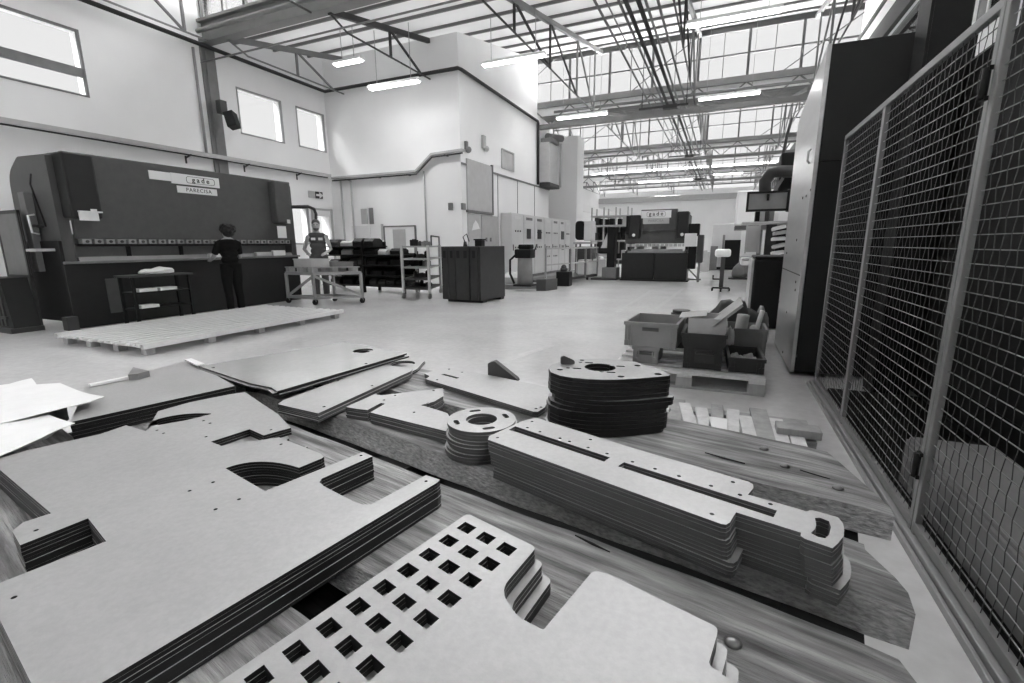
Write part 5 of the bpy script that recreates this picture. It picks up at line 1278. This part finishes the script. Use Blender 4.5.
# ------------------------------------------------------------------ mesh cage
FX = .8
fc = thing('mesh_cage', 'tall wire mesh cage partition along the right of the timber pallets', 'fence', (FX, 2.5, 0))
def mesh_panel(y0, y1, name='wire_mesh'):
    z0, z1 = .09, 1.96; pt = .05; rv = .0014; ck = .0022
    b = B(); nz = int((z1 - z0) / pt); ny = int((y1 - y0) / pt)
    for i in range(1, nz + 1):
        z = z0 + (z1 - z0) * i / (nz + 1); b.tube([(FX, y0, z), (FX, y1, z)], .0021, 4)
    pn = b.build(name, 'wire', fc); b = B()
    for j in range(1, ny + 1):
        y = y0 + (y1 - y0) * j / (ny + 1); pts = []
        for i in range(0, 2 * (nz + 1) + 1):
            z = z0 + (z1 - z0) * i / (2 * (nz + 1)); k = (i // 2 + j) % 2
            pts.append((FX + (0 if i % 2 else (ck if k else -ck)), y + (0 if i % 2 else .0), z))
        b.tube(pts, rv, 4)
    b.build('upright_wires', 'wirev', pn)
    return pn
segs = [(1.0, 2.19), (2.27, 3.49), (3.55, 4.47), (-.4, .95)]
for y0, y1 in segs: mesh_panel(y0, y1)
def post(y, w=.05, d=.024, z0=.0, z1=1.99, m='frame'):
    b = B(); b.bbox(FX - d / 2, FX + d / 2, y - w / 2, y + w / 2, z0, z1, .003); return b.build('post', m, fc)
post(4.49, .035); post(3.52, .05); post(2.250, .03); post(2.214, .03); post(.975, .05); post(-.42, .05)
for y0, y1 in ((-.42, 2.22), (2.24, 4.5)):
    b = B(); b.bbox(FX - .013, FX + .013, y0, y1, 1.955, 1.99, .003); b.build('top_rail', 'frame', fc)
    b = B(); b.bbox(FX - .013, FX + .013, y0, y1, .055, .095, .003); b.build('bottom_rail', 'grey', fc)
for z in (1.72, .33):
    b = B(); b.cyl((FX - .03, 2.232, z - .05), (FX - .03, 2.232, z + .05), .012, seg=10); b.bbox(FX - .03, FX - .018, 2.215, 2.25, z - .055, z - .04, .002); b.bbox(FX - .03, FX - .018, 2.215, 2.25, z + .04, z + .055, .002); b.build('hinge', 'black', fc)
b = B(); b.bbox(FX - .05, FX - .036, -.5, 4.6, 0, .03, .003); b.bbox(FX - .03, FX + .02, -.5, 4.6, 0, .045, .004); struct(b.build('baseboard_1', 'steel'), 'raised metal floor channel along the foot of the mesh cage', 'kerb')
# inside the cage
ic = thing('caged_machine', 'black machine body filling the inside of the mesh cage', 'machine', (1.8, 2.5, 0))
b = B(); b.bbox(1.42, 2.6, -.4, 4.85, .051, 2.4, .03); b.build('body', 'black', ic)
b = B(); b.bbox(1.40, 1.42, -.2, 2.0, .3, 2.2, .01); b.bbox(1.40, 1.42, 2.1, 4.3, .3, 2.2, .01); b.build('door_skin', 'bface', ic)
b = B(); b.bbox(.86, 2.6, -.4, 4.36, 0, .05, .01); b.build('plinth', 'black', ic)
p = atX(931, 240, 1.4); b = B(); b.bbox(1.385, 1.399, p.y - .05, p.y + .05, p.z - .22, p.z + .18, .002); b.build('label_plate', 'grey', ic)
gb = thing('low_cabinet', 'low grey cabinet just inside the mesh beside the timber pallets', 'cabinet', (1.0, 1.5, 0))
b = B(); b.bbox(.885, 1.2, .4, 2.7, .051, .29, .01); b.build('body', 'grey', gb)
b = B(); b.bbox(.87, .885, .42, 1.5, .06, .28, .004); dq = b.build('door', 'grey', gb)
b = B(); b.bbox(.87, .885, 1.52, 2.68, .06, .28, .004); b.build('door', 'grey', gb)
b = B(); b.bbox(.86, .87, 1.3, 1.4, .22, .24, .003); b.build('handle', 'dark', dq)

# ------------------------------------------------------------------ pallet with crates
def pallet(x0, x1, y0, y1, zt, label, m='pine', rz=0.0, nb=5, along='x'):
    t = thing('wooden_pallet', label, 'pallet', ((x0 + x1) / 2, (y0 + y1) / 2, 0))
    w = (y1 - y0)
    for i in range(nb):
        y = y0 + .06 + (w - .12) * i / (nb - 1); b = B(); b.bbox(x0, x1, y - .06, y + .06, zt - .024, zt, .003); b.build('deck_board', m, t)
    for x in (x0 + .06, (x0 + x1) / 2, x1 - .06):
        b = B(); b.bbox(x - .06, x + .06, y0, y1, zt - .047, zt - .025, .003); b.build('stringer', m, t)
        for y in (y0 + .06, (y0 + y1) / 2, y1 - .06):
            b = B(); b.bbox(x - .065, x + .065, y - .055, y + .055, .023, zt - .048, .003); b.build('block', 'pined', t)
    for y in (y0 + .06, (y0 + y1) / 2, y1 - .06):
        b = B(); b.bbox(x0, x1, y - .055, y + .055, 0, .022, .003); b.build('bottom_board', 'pined', t)
    return t
pallet(-.82, .39, 4.06, 5.3, .144, 'wooden pallet loaded with crates beside the metal cabinet', nb=6)
def crate(name, x0, x1, y0, y1, z0, z1, m, label, rz=0.0, ribs=True, hand=True):
    cx, cy = (x0 + x1) / 2, (y0 + y1) / 2; t = thing(name, label, 'crate', (cx, cy, z0)); w = .012
    b = B(); b.box(x0 + .01, x1 - .01, y0 + .01, y1 - .01, z0, z0 + .012)
    b.prism([(x0 + .01, y0 + .01), (x1 - .01, y0 + .01), (x1 - .01, y1 - .01), (x0 + .01, y1 - .01)], z0 + .011, z1 - .01, 'z', [[(x0 + .025, y0 + .025), (x1 - .025, y0 + .025), (x1 - .025, y1 - .025), (x0 + .025, y1 - .025)]]); b.build('body', m, t)
    b = B(); b.prism([(x0, y0), (x1, y0), (x1, y1), (x0, y1)], z1 - .03, z1, 'z', [[(x0 + .022, y0 + .022), (x1 - .022, y0 + .022), (x1 - .022, y1 - .022), (x0 + .022, y1 - .022)]]); b.build('rim', m, t)
    if ribs:
        b = B()
        for x in (x0 + .03, x0 + .06, x1 - .06, x1 - .03): b.box(x - .006, x + .006, y0 + .001, y0 + .012, z0, z1 - .03)
        for x in (x0 + .03, x1 - .03): b.box(x - .02, x + .02, y0 + .0, y0 + .01, z0, z0 + .05)
        b.build('corner_ribs', m, t)
    if hand:
        b = B(); b.box(cx - .07, cx + .07, y0 + .004, y0 + .011, z1 - .075, z1 - .045); b.build('grip', 'dark', t)
    t.rotation_euler = (0, 0, rz)
    return t
crate('small_crate', -.68, -.44, 4.22, 4.62, .146, .30, 'crate', 'grey lidless crate on the pallet under the wider grey crate')
crate('plastic_crate', -.745, -.28, 4.2, 4.8, .303, .52, 'crate', 'wide empty grey crate topmost at the aisle end of the pallet', -.05)
crate('tool_chest', -.25, .075, 4.2, 4.65, .146, .36, 'crated', 'dark chest with a front handle in the middle of the crate pallet')
o = [x for x in bpy.data.objects if x.name.startswith('tool_chest')][-1]
b = B(); b.tube([(-.14, 4.19, .29), (-.14, 4.165, .29), (.0, 4.165, .29), (.0, 4.19, .29)], .009, 8); b.bbox(-.15, .01, 4.2, 4.207, .2, .3, .003); b.build('handle', 'dark', o)
crate('tray_crate', -.265, .095, 4.14, 4.66, .363, .46, 'crated', 'dark shallow tray on top of the chest', hand=False)
# cardboards leaning in the tray
cdb = [x for x in bpy.data.objects if x.name.startswith('tray_crate')][-1]
bx_ = thing('open_carton', 'clear-sided open carton standing in the dark shallow tray', 'carton', (-.1, 4.4, .376))
b = B(); b.prism([(-.22, 4.22), (.08, 4.22), (.08, 4.6), (-.22, 4.6)], .377, .58, 'z', [[(-.212, 4.228), (.072, 4.228), (.072, 4.592), (-.212, 4.592)]]); b.build('walls', 'card', bx_)
b = B(); mt = Matrix.Translation((-.1, 4.4, .6)) @ Matrix.Rotation(-.12, 4, 'Y'); b.bbox(-.2, .02, -.18, .18, -.003, .003, .001, mt); b.build('flap', 'card', bx_)
b = B(); mt = Matrix.Translation((.06, 4.45, .60)) @ Matrix.Rotation(-.75, 4, 'Y'); b.bbox(-.12, .17, -.24, .3, -.004, .004, .002, mt); b.bbox(-.11, .16, -.23, -.22, -.02, .004, .002, mt); tag(b.build('cardboard_sheet', 'card', org=(.06, 4.45, .58)), 'tilted cardboard sheet leaning over the open carton', 'cardboard')
crate('parts_crate', .10, .385, 4.2, 4.72, .146, .27, 'crated', 'dark low crate holding wrapped parts next to the chest', .04, hand=False)
for i, (x, y, r) in enumerate(((.17, 4.34, .055), (.26, 4.3, .05), (.21, 4.45, .06), (.31, 4.42, .05), (.17, 4.56, .055), (.28, 4.57, .06), (.33, 4.31, .035))):
    lump('wrapped_part', 'card' if i % 2 else 'lgrey', (x, y, .165), (r * .8, r * .8, .05), '%s wrapped part in the low dark crate, %s from its front' % ('pale' if i % 2 == 0 else 'grey', (['first'] + ORD[1:])[i]), 'part', 30 + i)['group'] = 'wrapped parts in the low crate'
crate('rear_crate', .08, .44, 4.78, 5.2, .146, .42, 'grey', 'grey crate behind the wrapped parts holding a roll', hand=False)
b = B(); b.cyl((.2, 4.95, .17), (.23, 4.93, .53), .055, seg=18); b.cyl((.23, 4.93, .53), (.23, 4.93, .535), .04, seg=14); tag(b.build('tube_roll', 'card', org=(.2, 4.95, .17)), 'pale cardboard roll standing in the grey rear crate', 'roll')
b = B(); b.cyl((.31, 4.95, .17), (.385, 4.92, .58), .022, seg=12); b.ball((.33, 4.95, .4), .04, 10, 6); tag(b.build('white_stick', 'paper', org=(.33, 4.95, .17)), 'white stick poking out of the grey rear crate', 'stick')
crate('rear_crate', -.2, .06, 4.72, 5.18, .146, .48, 'crated', 'dark tall crate behind the chest and carton', hand=False)
lump('film_bundle', 'paper', (.115, 4.7, .276), (.04, .05, .12), 'bundle of clear white film beside the open carton', 'film', 60)
lump('scrap_heap', 'dark', (.16, 5.64, 0), (.26, .2, .42), 'heap of dark metal scrap on the floor behind the crates', 'scrap', 71)
lump('scrap_heap', 'grey', (.48, 6.25, 0), (.1, .2, .3), 'heap of grey scrap beside the metal cabinet', 'scrap', 73)
b = B(); b.cyl((-.34, 5.1, 0.146), (-.34, 5.1, .5), .1, seg=18); b.cyl((-.34, 5.1, .5), (-.34, 5.1, .53), .085, seg=18); tag(b.build('metal_drum', 'dark', org=(-.34, 5.1, .146)), 'dark round drum behind the open carton', 'drum')

# ------------------------------------------------------------------ broken low pallet behind the timber planks
bp = thing('wooden_pallet', 'low broken pallet of loose pale boards behind the heavy timber planks', 'pallet', (.15, 2.9, 0))
for i in range(12):
    x = -.44 + i * .082; w = .074 if i != 9 else .1; a = (.02, -.03, .04, .0, .16, .1, .02, -.03, .04, .02, 0, -.02)[i]
    mt = Matrix.Translation((x, 2.95 + .02 * (i % 2), .127 + (.012 if i in (4, 5) else 0))) @ Matrix.Rotation(a, 4, 'Z'); L = .36 if i < 10 else .3
    b = B(); b.bbox(-w / 2, w / 2, -L, L - .08 * (i % 3), -.01, .01, .003, mt); b.build('deck_board', 'pine' if i % 3 else 'pined', bp)
for y in (2.66, 2.95, 3.22):
    b = B(); b.bbox(-.48, .56, y - .05, y + .05, .09, .115, .003); b.build('stringer', 'pined', bp)
    for x in (-.42, .05, .5):
        b = B(); b.bbox(x - .06, x + .06, y - .05, y + .05, 0, .089, .003); b.build('block', 'pined', bp)
b = B(); b.bbox(.36, .58, 2.9, 3.02, .128, .175, .004); b.build('loose_block', 'pined', bp)
b = B(); p = at(718, 425, .145); b.bbox(p.x - .06, p.x + .05, p.y - .13, p.y + .13, .141, .147, .002); b.bbox(p.x - .05, p.x + .04, p.y - .11, p.y + .11, .147, .149, .001); tag(b.build('white_board', 'white', org=p), 'short bright white board lying on the low broken pallet', 'board')

# ------------------------------------------------------------------ light
w = bpy.data.worlds.new('world'); SC.world = w; w.use_nodes = True
nt = w.node_tree; bg = nt.nodes['Background']
tc = nt.nodes.new('ShaderNodeTexCoord'); sx = nt.nodes.new('ShaderNodeSeparateXYZ'); nt.links.new(tc.outputs['Generated'], sx.inputs['Vector'])
mr = nt.nodes.new('ShaderNodeMapRange'); mr.inputs['From Min'].default_value = 0.38; mr.inputs['From Max'].default_value = .9
mr.inputs['To Min'].default_value = SKYLOW; mr.inputs['To Max'].default_value = SKYTOP
nt.links.new(sx.outputs['Z'], mr.inputs['Value'])
nt.links.new(mr.outputs['Result'], bg.inputs['Strength'])
bg.inputs['Color'].default_value = (1, 1, 1, 1)
def portal(loc, rx, rz, sx_, sy_):
    l = bpy.data.lights.new('portal', 'AREA'); l.shape = 'RECTANGLE'; l.size = sx_; l.size_y = sy_; l.cycles.is_portal = True
    o = bpy.data.objects.new('portal', l); COL.objects.link(o); o.location = loc; o.rotation_euler = (rx, 0, rz); return o
for k in range(1, 6):
    portal(((XL + XR) / 2, YK[k] + .0, 7.2), math.radians(-90), 0, XR - XL, 1.7)
for i, (x, y, z, L) in enumerate(LAMPS):
    l = bpy.data.lights.new('lamp_light', 'AREA'); l.shape = 'RECTANGLE'; l.size = L; l.size_y = .12; l.energy = LAMPW
    o = bpy.data.objects.new('lamp_light', l); COL.objects.link(o); o.location = (x, y, z - .025)
vs = SC.view_settings; vs.view_transform = 'Standard'; vs.look = 'None'; vs.gamma = 1.0; vs.use_curve_mapping = False; vs.exposure = EXPO
SC.cycles.use_denoising = True
SC.cycles.max_bounces = 10; SC.cycles.diffuse_bounces = 6; SC.cycles.glossy_bounces = 4; SC.cycles.transparent_max_bounces = 12
SC.cycles.sample_clamp_indirect = 8.0
SC.cycles.caustics_reflective = False; SC.cycles.caustics_refractive = False
